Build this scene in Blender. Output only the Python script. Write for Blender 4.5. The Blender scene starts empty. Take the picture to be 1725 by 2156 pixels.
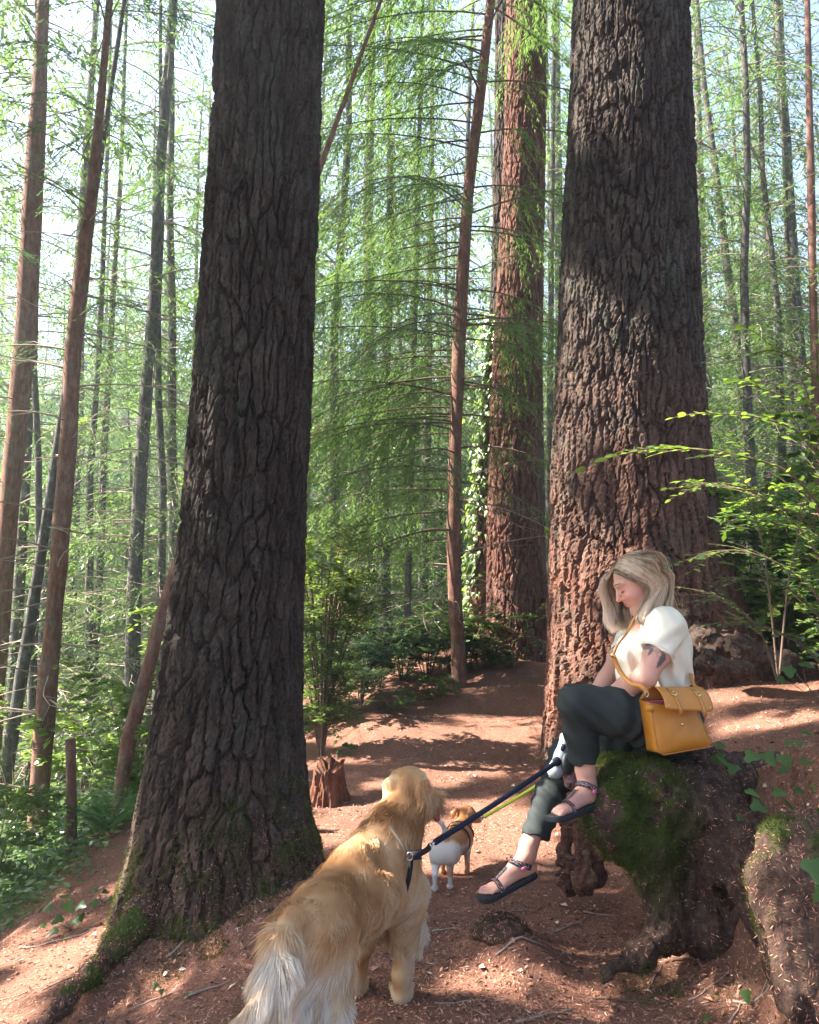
import bpy, math, random
import numpy as np
from math import radians, sin, cos, pi
random.seed(7)
rng = np.random.default_rng(7)
SC = bpy.context.scene

# ---------------------------------------------------------------- camera
PITCH = radians(4.2); EYE = 1.6; FOC = 1660.0
cam = bpy.data.cameras.new('camera'); cam_o = bpy.data.objects.new('camera', cam)
SC.collection.objects.link(cam_o); SC.camera = cam_o
cam_o.location = (0, 0, EYE); cam_o.rotation_euler = (pi/2 + PITCH, 0, 0)
cam.sensor_fit = 'VERTICAL'; cam.sensor_height = 24.0; cam.lens = 12.0 / math.tan(radians(33.0))
cam.clip_start = 0.05; cam.clip_end = 900

# ---------------------------------------------------------------- sky and sun
SUN_AZ = radians(-83.0)          # left of straight ahead
SUN_EL = radians(43.0)
world = bpy.data.worlds.new('World'); SC.world = world; world.use_nodes = True
wn = world.node_tree; wn.nodes.clear()
sky = wn.nodes.new('ShaderNodeTexSky'); sky.sky_type = 'NISHITA'; sky.sun_disc = False
sky.sun_elevation = SUN_EL; sky.sun_rotation = SUN_AZ; sky.air_density = 1.0; sky.dust_density = 2.2; sky.ozone_density = 1.0
bg = wn.nodes.new('ShaderNodeBackground'); bg.inputs['Strength'].default_value = 0.05
wo = wn.nodes.new('ShaderNodeOutputWorld')
wn.links.new(sky.outputs[0], bg.inputs[0]); wn.links.new(bg.outputs[0], wo.inputs[0])
SUNV = np.array([sin(SUN_AZ)*cos(SUN_EL), cos(SUN_AZ)*cos(SUN_EL), sin(SUN_EL)])   # towards the sun
from mathutils import Vector, Matrix
sl = bpy.data.lights.new('sun', 'SUN'); sl.energy = 5.0; sl.angle = radians(0.55); sl.color = (1.0, 0.94, 0.86)
so = bpy.data.objects.new('sun', sl); SC.collection.objects.link(so)
so.rotation_euler = Vector(SUNV).to_track_quat('Z', 'Y').to_euler(); so.location = (-8, 8, 20)
SC.view_settings.view_transform = 'Standard'; SC.view_settings.look = 'None'
SC.view_settings.gamma = 1.0; SC.view_settings.use_curve_mapping = False
SC.view_settings.exposure = 3.2
SC.cycles.max_bounces = 8; SC.cycles.diffuse_bounces = 4; SC.cycles.glossy_bounces = 2
SC.cycles.transmission_bounces = 5; SC.cycles.transparent_max_bounces = 8; SC.cycles.volume_bounces = 0
SC.cycles.use_denoising = True
SC.cycles.sample_clamp_indirect = 6.0

def P(px, py, d):
    """world point at depth d along the ray of a point measured on the photograph (1725 x 2156 units)"""
    dx = (px - 862.5)/FOC; dy = (1078.0 - py)/FOC
    Y = cos(PITCH) - sin(PITCH)*dy; Z = sin(PITCH) + cos(PITCH)*dy
    s = d/Y
    return np.array([dx*s, d, EYE + Z*s])

# ---------------------------------------------------------------- noise
def _hash(ix, iy, iz, seed):
    h = (ix.astype(np.int64)*374761393 + iy.astype(np.int64)*668265263 + iz.astype(np.int64)*2147483647 + seed*1274126177) & 0xffffffff
    h = ((h ^ (h >> 13))*1274126177) & 0xffffffff
    h = ((h ^ (h >> 16))*2246822519) & 0xffffffff
    return ((h ^ (h >> 15)) & 0xffffff)/float(0xffffff)
def vnoise(x, y, z=0.0, seed=0):
    x, y, z = np.broadcast_arrays(np.asarray(x, float), np.asarray(y, float), np.asarray(z, float))
    ix, iy, iz = np.floor(x), np.floor(y), np.floor(z)
    fx, fy, fz = x-ix, y-iy, z-iz
    fx, fy, fz = fx*fx*(3-2*fx), fy*fy*(3-2*fy), fz*fz*(3-2*fz)
    def c(a, b, d): return _hash(ix+a, iy+b, iz+d, seed)
    x00 = c(0,0,0)*(1-fx)+c(1,0,0)*fx; x10 = c(0,1,0)*(1-fx)+c(1,1,0)*fx
    x01 = c(0,0,1)*(1-fx)+c(1,0,1)*fx; x11 = c(0,1,1)*(1-fx)+c(1,1,1)*fx
    return (x00*(1-fy)+x10*fy)*(1-fz)+(x01*(1-fy)+x11*fy)*fz
def fbm(x, y, z=0.0, seed=0, o=4, g=0.5):
    r = 0; a = 1.0; t = 0; f = 1.0
    for i in range(o):
        r = r + a*(vnoise(np.asarray(x)*f, np.asarray(y)*f, np.asarray(z)*f, seed+i)-0.5)*2; t += a; a *= g; f *= 2.03
    return r/t
def worley(x, y, seed=0, per=None):
    ix, iy = np.floor(x), np.floor(y)
    f1 = np.full(x.shape, 9.0); f2 = np.full(x.shape, 9.0); cid = np.zeros(x.shape)
    for a in (-1, 0, 1):
        for b in (-1, 0, 1):
            cx, cy = ix+a, iy+b
            hx = np.mod(cx, per) if per else cx
            jx = _hash(hx, cy, np.zeros_like(cx), seed); jy = _hash(hx, cy, np.ones_like(cx), seed)
            d = np.sqrt((cx+jx-x)**2 + (cy+jy-y)**2)
            near = d < f1
            f2 = np.where(near, f1, np.minimum(f2, d))
            cid = np.where(near, _hash(hx, cy, np.full_like(cx, 2), seed), cid)
            f1 = np.where(near, d, f1)
    return f1, f2, cid
def sstep(a, b, x):
    t = np.clip((np.asarray(x, float)-a)/(b-a), 0, 1); return t*t*(3-2*t)

# ---------------------------------------------------------------- mesh helpers
COL = SC.collection
def link(o, parent=None):
    COL.objects.link(o)
    if parent is not None: o.parent = parent
    return o
def mkmesh(name, V, Q=None, T=None, smooth=True, attr=None, fattr=None):
    V = np.asarray(V, np.float32).reshape(-1, 3)
    Q = np.zeros((0, 4), np.int32) if Q is None else np.asarray(Q, np.int32).reshape(-1, 4)
    T = np.zeros((0, 3), np.int32) if T is None else np.asarray(T, np.int32).reshape(-1, 3)
    me = bpy.data.meshes.new(name)
    me.vertices.add(len(V)); me.vertices.foreach_set('co', V.ravel())
    nl = Q.size + T.size
    me.loops.add(nl); me.loops.foreach_set('vertex_index', np.concatenate([Q.ravel(), T.ravel()]))
    nf = len(Q)+len(T); me.polygons.add(nf)
    st = np.concatenate([np.arange(len(Q))*4, Q.size+np.arange(len(T))*3]).astype(np.int32)
    me.polygons.foreach_set('loop_start', st)
    me.polygons.foreach_set('use_smooth', np.full(nf, bool(smooth)))
    me.update(calc_edges=True)
    for k, a in (attr or {}).items():
        a = np.asarray(a, np.float32)
        at = me.attributes.new(k, 'FLOAT', 'POINT'); at.data.foreach_set('value', a.ravel())
    return me
def mk(name, V, Q=None, T=None, mat=None, parent=None, smooth=True, attr=None, loc=None):
    me = mkmesh(name, V, Q, T, smooth, attr)
    if mat is not None: me.materials.append(mat)
    o = bpy.data.objects.new(name, me)
    if loc is not None: o.location = loc
    return link(o, parent)
class MB:
    def __init__(s): s.V = []; s.Q = []; s.T = []; s.A = []; s.n = 0
    def add(s, V, Q=None, T=None, a=None):
        V = np.asarray(V, float).reshape(-1, 3)
        if Q is not None and len(Q): s.Q.append(np.asarray(Q, int).reshape(-1, 4)+s.n)
        if T is not None and len(T): s.T.append(np.asarray(T, int).reshape(-1, 3)+s.n)
        s.V.append(V); s.A.append(np.broadcast_to(np.asarray(0.5 if a is None else a, float), (len(V),)))
        s.n += len(V)
    def tube(s, pts, rad, n=6, cap=True, a=None, flat=None):
        pts = np.asarray(pts, float); rad = np.broadcast_to(np.asarray(rad, float), (len(pts),))
        tg = np.gradient(pts, axis=0); tg /= np.linalg.norm(tg, axis=1)[:, None]+1e-9
        up = np.array([0, 0, 1.0]) if abs(tg[0][2]) < .9 else np.array([1.0, 0, 0])
        R = []
        N = np.cross(tg[0], up); N /= np.linalg.norm(N)
        for i in range(len(pts)):
            N = N-tg[i]*np.dot(N, tg[i]); N /= np.linalg.norm(N)+1e-9
            B = np.cross(tg[i], N); t = np.linspace(0, 2*pi, n, endpoint=False)
            R.append(pts[i]+rad[i]*(np.cos(t)[:, None]*N+np.sin(t)[:, None]*B))
        V = np.concatenate(R); k = len(pts)
        i = np.arange(k-1)[:, None]*n; j = np.arange(n)[None, :]; j2 = (j+1) % n
        Q = np.stack([i+j, i+j2, i+n+j2, i+n+j], -1).reshape(-1, 4)
        T = None
        if cap:
            V = np.concatenate([V, pts[[0, -1]]]); c0, c1 = k*n, k*n+1
            T = [[c0, (q+1) % n, q] for q in range(n)]+[[c1, (k-1)*n+q, (k-1)*n+(q+1) % n] for q in range(n)]
        s.add(V, Q, T, a)
    def box(s, c, h, R=None, a=None):
        v = np.array([[x, y, z] for x in (-1, 1) for y in (-1, 1) for z in (-1, 1)], float)*np.asarray(h)
        if R is not None: v = v@np.asarray(R).T
        s.add(v+np.asarray(c), [[0,1,3,2],[4,6,7,5],[0,4,5,1],[2,3,7,6],[0,2,6,4],[1,5,7,3]], None, a)
    def arrays(s):
        return (np.concatenate(s.V), np.concatenate(s.Q) if s.Q else None, np.concatenate(s.T) if s.T else None, np.concatenate(s.A))
    def mesh(s, name, mat=None, smooth=True, an='tone'):
        V, Q, T, A = s.arrays(); me = mkmesh(name, V, Q, T, smooth, {an: A})
        if mat: me.materials.append(mat)
        return me
    def build(s, name, mat=None, parent=None, smooth=True, an='tone', loc=None):
        o = bpy.data.objects.new(name, s.mesh(name, mat, smooth, an))
        if loc is not None: o.location = loc
        return link(o, parent)
def obj(name, me, parent=None):
    return link(bpy.data.objects.new(name, me), parent)
def empty(name, loc=(0, 0, 0), rz=0.0):
    o = bpy.data.objects.new(name, None); o.location = loc; o.rotation_euler = (0, 0, rz); o.empty_display_size = .1
    return link(o)
def tag(o, label, cat, group=None):
    o['label'] = label; o['category'] = cat
    if group: o['group'] = group
    return o
def structure(o, kind='structure', label=None):
    o['kind'] = kind
    if label: o['label'] = label
    return o
def copy_thing(o, loc, rz=0, sc=1.0, label=None, tilt=None):
    kids = list(KIDS.get(o.name, []))
    c = o.copy(); COL.objects.link(c); c.location = loc; c.rotation_euler = (tilt[0] if tilt else 0, tilt[1] if tilt else 0, rz); c.scale = (sc, sc, sc)
    if label: c['label'] = label
    for ch in kids:
        d = ch.copy(); COL.objects.link(d); d.parent = c
    return c
KIDS = {}
def reg(o, *kids): KIDS[o.name] = kids; return o

# ---------------------------------------------------------------- implicit surfaces: smooth union of tapered limbs, meshed by surface nets
class SDF:
    def __init__(s, lo, hi, res):
        s.lo = np.array(lo, float); s.res = res
        s.n = np.ceil((np.array(hi)-s.lo)/res).astype(int)+1
        s.f = np.full(s.n, 1.0, np.float32)
    def _sub(s, lo, hi):
        a = np.clip(np.floor((np.asarray(lo)-s.lo)/s.res).astype(int), 0, s.n)
        b = np.clip(np.ceil((np.asarray(hi)-s.lo)/s.res).astype(int)+1, 0, s.n)
        if (b <= a).any(): return None
        g = [s.lo[i]+np.arange(a[i], b[i])*s.res for i in range(3)]
        return tuple(slice(a[i], b[i]) for i in range(3)), np.stack(np.meshgrid(*g, indexing='ij'), -1)
    def _join(s, sl, d, k, sub=False):
        f = s.f[sl]
        if sub:
            h = np.clip(.5-.5*(f+d)/k, 0, 1); s.f[sl] = f*(1-h)+(-d)*h+k*h*(1-h)
        else:
            h = np.clip(.5+.5*(f-d)/k, 0, 1); s.f[sl] = f*(1-h)+d*h-k*h*(1-h)
    def cap(s, a, b, ra, rb=None, k=.02, sub=False, sq=None):
        """tapered limb from a to b; sq=(axis, factor) squashes it along a direction"""
        rb = ra if rb is None else rb; a = np.asarray(a, float); b = np.asarray(b, float); m = max(ra, rb)+k*1.5+s.res*2
        if sq: m *= max(1, 1/sq[1])
        r = s._sub(np.minimum(a, b)-m, np.maximum(a, b)+m)
        if r is None: return s
        sl, X = r; ab = b-a; L = ab@ab+1e-12
        t = np.clip(((X-a)@ab)/L, 0, 1)
        D = X-(a+t[..., None]*ab)
        if sq:
            ax = np.asarray(sq[0], float); ax = ax/np.linalg.norm(ax); c = (D@ax)
            D = D+ax*(c*(1/sq[1]-1))[..., None]
        d = np.linalg.norm(D, axis=-1)-(ra+(rb-ra)*t)
        if sq: d = d*min(1, sq[1])**.5
        s._join(sl, d, k, sub); return s
    def ell(s, c, r, R=None, k=.02, sub=False):
        c = np.asarray(c, float); r = np.asarray(r, float); m = r.max()+k*1.5+s.res*2
        q = s._sub(c-m, c+m)
        if q is None: return s
        sl, X = q; D = X-c
        if R is not None: D = D@np.asarray(R)
        n1 = np.linalg.norm(D/r, axis=-1); n2 = np.linalg.norm(D/(r*r), axis=-1)+1e-9
        d = n1*(n1-1)/n2; d = np.maximum(d, -r.min())
        s._join(sl, d, k, sub); return s
    def chain(s, pts, rad, k=.02, sq=None):
        for i in range(len(pts)-1): s.cap(pts[i], pts[i+1], rad[i], rad[i+1], k, sq=sq)
        return s
    def piece(s, fn, lo, hi, k=.02):
        r = s._sub(lo, hi)
        if r is not None: s._join(r[0], fn(r[1]).astype(np.float32), k)
        return s
    def cut(s, fn):
        """keep only where fn(X) < 0"""
        g = [s.lo[i]+np.arange(s.n[i])*s.res for i in range(3)]
        X = np.stack(np.meshgrid(*g, indexing='ij'), -1); s.f = np.maximum(s.f, fn(X)); return s
    def warp(s, fn):
        m = np.abs(s.f) < .08
        idx = np.argwhere(m); X = s.lo+idx*s.res; s.f[m] += fn(X).astype(np.float32); return s
    def mesh(s, smooth=2):
        f = s.f; f[0] = f[-1] = 1; f[:, 0] = f[:, -1] = 1; f[:, :, 0] = f[:, :, -1] = 1
        ins = f < 0; nx, ny, nz = f.shape
        P_ = np.zeros((nx-1, ny-1, nz-1, 3), np.float32); C = np.zeros((nx-1, ny-1, nz-1), np.float32)
        base = {0: (1, 2), 1: (0, 2), 2: (0, 1)}
        for ax in range(3):
            s0 = [slice(None)]*3; s1 = [slice(None)]*3; s0[ax] = slice(0, -1); s1[ax] = slice(1, None)
            A = f[tuple(s0)]; B = f[tuple(s1)]; cr = ((A < 0) != (B < 0))
            idx = np.argwhere(cr); a = A[cr]; b = B[cr]; t = a/(a-b)
            pos = idx.astype(np.float32); pos[:, ax] += t
            o1, o2 = base[ax]
            for d1 in (0, -1):
                for d2 in (0, -1):
                    c = idx.copy(); c[:, o1] += d1; c[:, o2] += d2
                    ok = (c >= 0).all(1) & (c[:, 0] < nx-1) & (c[:, 1] < ny-1) & (c[:, 2] < nz-1)
                    cc = c[ok]; np.add.at(P_, (cc[:, 0], cc[:, 1], cc[:, 2]), pos[ok]); np.add.at(C, (cc[:, 0], cc[:, 1], cc[:, 2]), 1)
        act = C > 0; ids = np.full(C.shape, -1, np.int64); ids[act] = np.arange(act.sum())
        V = P_[act]/C[act][:, None]
        Q = []
        for ax in range(3):
            s0 = [slice(None)]*3; s1 = [slice(None)]*3; s0[ax] = slice(0, -1); s1[ax] = slice(1, None)
            A = f[tuple(s0)] < 0; B = f[tuple(s1)] < 0
            o1, o2 = base[ax]; idx = np.argwhere(A != B); fl = A[A != B]
            ok = (idx[:, o1] > 0) & (idx[:, o2] > 0); idx = idx[ok]; fl = fl[ok]
            def g(d1, d2):
                c = idx.copy(); c[:, o1] += d1; c[:, o2] += d2; return ids[c[:, 0], c[:, 1], c[:, 2]]
            q = np.stack([g(-1, -1), g(0, -1), g(0, 0), g(-1, 0)], 1)
            if ax == 1: fl = ~fl
            q[~fl] = q[~fl][:, ::-1]; Q.append(q)
        Q = np.concatenate(Q); V = V*s.res+s.lo
        for it in range(smooth):
            acc = np.zeros_like(V); cnt = np.zeros(len(V))
            for i in range(4):
                np.add.at(acc, Q[:, i], V[Q[:, (i+1) % 4]]); np.add.at(acc, Q[:, i], V[Q[:, (i-1) % 4]]); np.add.at(cnt, Q[:, i], 2)
            V = V*.4+.6*acc/cnt[:, None]
        return V, Q
def dcap(X, a, b, ra, rb):
    a = np.asarray(a); ab = np.asarray(b)-a; t = np.clip(((X-a)@ab)/(ab@ab), 0, 1); return np.linalg.norm(X-a-t[..., None]*ab, axis=-1)-(ra+(rb-ra)*t)
def normals(V, Q):
    n = np.cross(V[Q[:, 2]]-V[Q[:, 0]], V[Q[:, 3]]-V[Q[:, 1]]); N = np.zeros_like(V)
    for i in range(4): np.add.at(N, Q[:, i], n)
    return N/(np.linalg.norm(N, axis=1)[:, None]+1e-12)
def rot(ax, ang):
    return np.array(Matrix.Rotation(ang, 3, Vector(ax)))
def axes(z, x):
    """matrix whose columns are x', y', z' with z' along z and x' near x"""
    z = np.asarray(z, float); z = z/np.linalg.norm(z); x = np.asarray(x, float); x = x-z*(x@z); x /= np.linalg.norm(x)
    return np.stack([x, np.cross(z, x), z], 1)
def bez(pts, n=12):
    """smooth curve through points (Catmull-Rom)"""
    p = np.asarray(pts, float); p = np.concatenate([[2*p[0]-p[1]], p, [2*p[-1]-p[-2]]]); out = []
    for i in range(1, len(p)-2):
        for t in np.linspace(0, 1, n, endpoint=False):
            a, b, c, d = p[i-1], p[i], p[i+1], p[i+2]
            out.append(.5*((2*b)+(c-a)*t+(2*a-5*b+4*c-d)*t*t+(3*b-a-3*c+d)*t**3))
    out.append(p[-2]); return np.array(out)
# ---------------------------------------------------------------- materials
def newmat(name):
    m = bpy.data.materials.new(name); m.use_nodes = True; nt = m.node_tree; nt.nodes.clear(); return m, nt
class NT:
    def __init__(s, nt): s.nt = nt
    def n(s, t, **k):
        x = s.nt.nodes.new(t)
        for a, b in k.items():
            if a == 'ins':
                for i, v in b.items():
                    if hasattr(v, 'is_output') or isinstance(v, bpy.types.NodeSocket): s.nt.links.new(v, x.inputs[i])
                    else: x.inputs[i].default_value = v
            else: setattr(x, a, b)
        return x
    def noise(s, scale, detail=4, rough=.55, vec=None, dist=0.0):
        x = s.n('ShaderNodeTexNoise', ins={'Scale': scale, 'Detail': detail, 'Roughness': rough, 'Distortion': dist})
        if vec is not None: s.nt.links.new(vec, x.inputs['Vector'])
        return x.outputs[0]
    def ramp(s, fac, stops):
        x = s.n('ShaderNodeValToRGB'); e = x.color_ramp.elements
        while len(e) < len(stops): e.new(.5)
        for i, (p, c) in enumerate(stops): e[i].position = p; e[i].color = (*c, 1)
        s.nt.links.new(fac, x.inputs[0]); return x.outputs[0]
    def mix(s, fac, a, b, mode='MIX'):
        x = s.n('ShaderNodeMix', data_type='RGBA', blend_type=mode)
        for i, v in ((0, fac), (6, a), (7, b)):
            if isinstance(v, bpy.types.NodeSocket): s.nt.links.new(v, x.inputs[i])
            else: x.inputs[i].default_value = v if i == 0 else (*v, 1)
        return x.outputs[2]
    def math(s, op, a, b=0.0, clamp=False):
        x = s.n('ShaderNodeMath', operation=op, use_clamp=clamp)
        for i, v in ((0, a), (1, b)):
            if isinstance(v, bpy.types.NodeSocket): s.nt.links.new(v, x.inputs[i])
            else: x.inputs[i].default_value = v
        return x.outputs[0]
    def attr(s, name): return s.n('ShaderNodeAttribute', attribute_name=name).outputs['Fac']
    def obj(s): return s.n('ShaderNodeTexCoord').outputs['Object']
    def map(s, vec, sc):
        x = s.n('ShaderNodeMapping'); x.inputs['Scale'].default_value = sc; s.nt.links.new(vec, x.inputs[0]); return x.outputs[0]
    def rand(s): return s.n('ShaderNodeObjectInfo').outputs['Random']
    def bump(s, h, strength=.3, dist=.01):
        x = s.n('ShaderNodeBump', ins={'Strength': strength, 'Distance': dist}); s.nt.links.new(h, x.inputs['Height']); return x.outputs[0]
    def out(s, sh): s.nt.links.new(sh, s.n('ShaderNodeOutputMaterial').inputs[0])
    def pbr(s, col, rough=.8, nrm=None, spec=.3, metal=0.0, **kw):
        x = s.n('ShaderNodeBsdfPrincipled')
        for nme, v in (('Base Color', col), ('Roughness', rough), ('Specular IOR Level', spec), ('Metallic', metal), *[(k.replace('_', ' '), v) for k, v in kw.items()]):
            if isinstance(v, bpy.types.NodeSocket): s.nt.links.new(v, x.inputs[nme])
            elif nme == 'Base Color': x.inputs[nme].default_value = (*v, 1)
            else: x.inputs[nme].default_value = v
        if nrm is not None: s.nt.links.new(nrm, x.inputs['Normal'])
        return x.outputs[0]
def simple(name, col, rough=.7, spec=.3, metal=0.0, var=.15, scale=30, bump=.0, bscale=80, bd=.002):
    m, nt = newmat(name); t = NT(nt); o = t.obj()
    f = t.noise(scale, 3, vec=o)
    c = t.mix(f, tuple(v*(1-var) for v in col), tuple(min(1, v*(1+var)) for v in col))
    nr = t.bump(t.noise(bscale, 3, vec=o), bump, bd) if bump else None
    t.out(t.pbr(c, rough, nr, spec, metal)); return m
def bark_mat(name, c1, c2, c3, lichen=(.12, .14, .10), lich=.5, s=1.0, warm=None):
    m, nt = newmat(name); t = NT(nt); o = t.obj()
    big = t.noise(1.1*s, 3, vec=o); mid = t.noise(11*s, 6, .7, vec=t.map(o, (1, 1, .3))); fine = t.noise(75*s, 6, .75, vec=t.map(o, (1, 1, .6)))
    c = t.ramp(mid, [(.3, c1), (.5, c2), (.70, c3)])
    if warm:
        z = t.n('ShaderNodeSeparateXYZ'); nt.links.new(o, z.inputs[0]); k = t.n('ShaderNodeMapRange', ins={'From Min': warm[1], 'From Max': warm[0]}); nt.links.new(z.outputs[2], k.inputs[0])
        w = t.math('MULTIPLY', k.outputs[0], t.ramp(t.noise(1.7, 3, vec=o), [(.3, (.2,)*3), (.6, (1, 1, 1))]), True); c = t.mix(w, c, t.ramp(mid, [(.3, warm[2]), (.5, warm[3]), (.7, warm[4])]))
    lm = t.math('MULTIPLY', t.ramp(t.noise(6*s, 7, .8, vec=t.map(o, (1, 1, .6))), [(.50, (0, 0, 0)), (.60, (1, 1, 1))]), t.ramp(big, [(.38, (0, 0, 0)), (.62, (lich,)*3)]))
    c = t.mix(lm, c, lichen)
    c = t.mix(t.math('MULTIPLY', t.ramp(fine, [(.38, (1, 1, 1)), (.55, (0, 0, 0))]), .5), c, tuple(v*.4 for v in c1))
    h = t.math('ADD', t.math('MULTIPLY', fine, .8), t.noise(220*s, 5, .75, vec=t.map(o, (1, 1, .8))))
    t.out(t.pbr(c, .95, t.bump(h, 1.0, .008), .12)); return m
def leaf_mat(name, c1, c2, trans=.5, tc=(1.5, 1.7, .6), gloss=.04, an='tone'):
    m, nt = newmat(name); t = NT(nt)
    f = t.attr(an); r = t.rand()
    c = t.mix(f, c1, c2)
    c = t.mix(t.math('MULTIPLY', r, .55), c, tuple(v*.55 for v in c1))
    d = t.n('ShaderNodeBsdfDiffuse'); nt.links.new(c, d.inputs[0])
    tr = t.n('ShaderNodeBsdfTranslucent'); nt.links.new(t.mix(1.0, c, tc, 'MULTIPLY'), tr.inputs[0])
    mx = t.n('ShaderNodeMixShader'); mx.inputs[0].default_value = trans
    nt.links.new(d.outputs[0], mx.inputs[1]); nt.links.new(tr.outputs[0], mx.inputs[2])
    sh = mx.outputs[0]
    if gloss > 0:
        g = t.n('ShaderNodeBsdfGlossy'); g.inputs['Roughness'].default_value = .35; g.inputs[0].default_value = (1, 1, 1, 1)
        m2 = t.n('ShaderNodeMixShader'); m2.inputs[0].default_value = gloss
        nt.links.new(sh, m2.inputs[1]); nt.links.new(g.outputs[0], m2.inputs[2]); sh = m2.outputs[0]
    t.out(sh); return m
M = {}
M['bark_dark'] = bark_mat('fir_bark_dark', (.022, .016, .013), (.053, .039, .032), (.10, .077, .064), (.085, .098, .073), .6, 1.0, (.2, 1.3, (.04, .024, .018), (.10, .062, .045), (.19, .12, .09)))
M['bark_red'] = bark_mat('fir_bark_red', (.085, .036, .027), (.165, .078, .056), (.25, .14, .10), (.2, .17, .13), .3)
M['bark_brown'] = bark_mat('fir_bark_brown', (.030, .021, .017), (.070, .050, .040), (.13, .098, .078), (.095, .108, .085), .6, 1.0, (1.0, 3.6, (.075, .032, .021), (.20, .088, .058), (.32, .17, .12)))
M['bark_thin'] = bark_mat('thin_bark', (.11, .052, .036), (.22, .11, .075), (.34, .20, .15), (.17, .18, .14), .6, 2.0)
M['bark_grey'] = bark_mat('grey_bark', (.045, .035, .030), (.095, .080, .070), (.17, .155, .14), (.24, .26, .22), .8, 2.0)
M['twig'] = simple('twig_wood', (.13, .085, .06), .9, .1, var=.4, scale=20)
M['deadtwig'] = simple('dead_twig', (.26, .20, .16), .9, .1, var=.3, scale=20)
M['needles'] = leaf_mat('conifer_needles', (.045, .080, .032), (.11, .17, .075), .45, (1.25, 1.42, .9), .04)
M['needles_light'] = leaf_mat('hemlock_needles', (.10, .155, .045), (.20, .285, .11), .5, (1.25, 1.42, .85), .03)
M['leaf_green'] = leaf_mat('broad_leaves', (.06, .12, .032), (.15, .24, .065), .5, (1.5, 1.5, .65), .06)
M['leaf_dark'] = leaf_mat('glossy_dark_leaves', (.03, .075, .03), (.06, .13, .05), .35, (1.5, 1.6, .6), .10)
M['leaf_maple'] = leaf_mat('maple_leaves', (.12, .19, .045), (.26, .36, .09), .55, (1.5, 1.5, .6), .05)
M['fern'] = leaf_mat('fern_leaflets', (.05, .13, .03), (.09, .22, .05), .5, (1.5, 1.6, .5), .05)
M['ivy'] = leaf_mat('ivy_leaves', (.035, .080, .016), (.10, .17, .045), .3, (1.5, 1.6, .6), .015)
# ---------------------------------------------------------------- terrain
_xl = ([0, 2, 4, 6, 8, 10, 12, 15, 20, 60], [-.9, -.8, -.55, -.62, -.42, .1, 1.5, 4.5, 9, 40])
_xb = ([0, 1.5, 2.5, 3.2, 4, 5, 6.2, 7.5, 9, 12], [.75, .85, 1.12, 1.22, 1.02, 1.3, 1.6, 2.2, 3.0, 4.5])
def hbase(x, y):
    x = np.asarray(x, float); y = np.asarray(y, float)
    h = .05*np.maximum(y-5.5, 0)**1.55
    h = np.where(y > 10, .05*4.5**1.55+.08*(y-10)-.012*(y-10)**2, h); h = np.where(y > 13, np.maximum(h, .3), h)
    s = np.interp(y, *_xl)-x
    s = np.maximum(s, 0)
    drop = .20*np.minimum(s, 1.5)+.62*np.maximum(s-1.5, 0)
    drop = np.where(drop > 6.0, 6.0+(drop-6.0)*.10, drop)
    drop = np.minimum(drop, 8.5)
    h = h-drop
    b = x-np.interp(y, *_xb)
    w = .38+.16*np.maximum(y-4, 0)
    bank = sstep(0, 1, b/w)*(.62+.0*y)+.27*np.minimum(np.maximum(b-w, 0), 2)
    bank = bank*sstep(11, 7.5, y)+np.minimum(.1*np.maximum(b, 0), 3)*sstep(7.5, 11, y)
    bank = np.where(y < 2.9, bank*(.42+.58*sstep(1.6, 3.0, y)), bank)
    h = h+np.minimum(bank, 3.5)
    r = np.hypot(x*.8, y)
    far = sstep(16, 34, r)
    hill = -7.5+ .42*np.maximum(r-38, 0)*sstep(38, 60, r)
    hill = np.minimum(hill, 34)
    right = sstep(0, 30, x-6)
    h = h*(1-far)+(hill+right*6)*far
    return h
def hfine(x, y):
    r = np.hypot(x, y)
    near = sstep(16, 8, r)
    big = .05*fbm(x*.9, y*.9, 0, 11, 3)
    med = .018*fbm(x*4, y*4, 0, 21, 3)
    sm = .007*fbm(x*18, y*18, 0, 31, 3)*near
    return big+med*near+med*3*(1-near)+sm
MOUNDS = []   # (x, y, height, rx, ry, angle)
LT = P(525, 1950, 4.0)
MOUNDS += [(-.86, 3.72, .20, .38, .26, 0.0), (-.50, 3.80, .12, .24, .25, 0), (-1.28, 3.42, .08, .26, .14, .9),
           (.39, 3.38, .13, .15, .16, 0.2), (.50, 3.2, .05, .14, .2, .1), (1.55, 3.2, .25, .35, .35, 0), (.30, 2.95, .03, .25, .12, 0),
           (1.62, 2.62, .22, .3, .42, 0.3), (1.35, 8.8, .25, .9, .8, 0), (1.9, 5.6, .2, .8, .6, 0)]
def H(x, y):
    x = np.asarray(x, float); y = np.asarray(y, float)
    h = hbase(x, y)+hfine(x, y)
    for (mx, my, mh, rx, ry, a) in MOUNDS:
        u = (x-mx)*cos(a)+(y-my)*sin(a); v = -(x-mx)*sin(a)+(y-my)*cos(a)
        h = h+mh*np.exp(-(u/rx)**2-(v/ry)**2)
    return h
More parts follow.
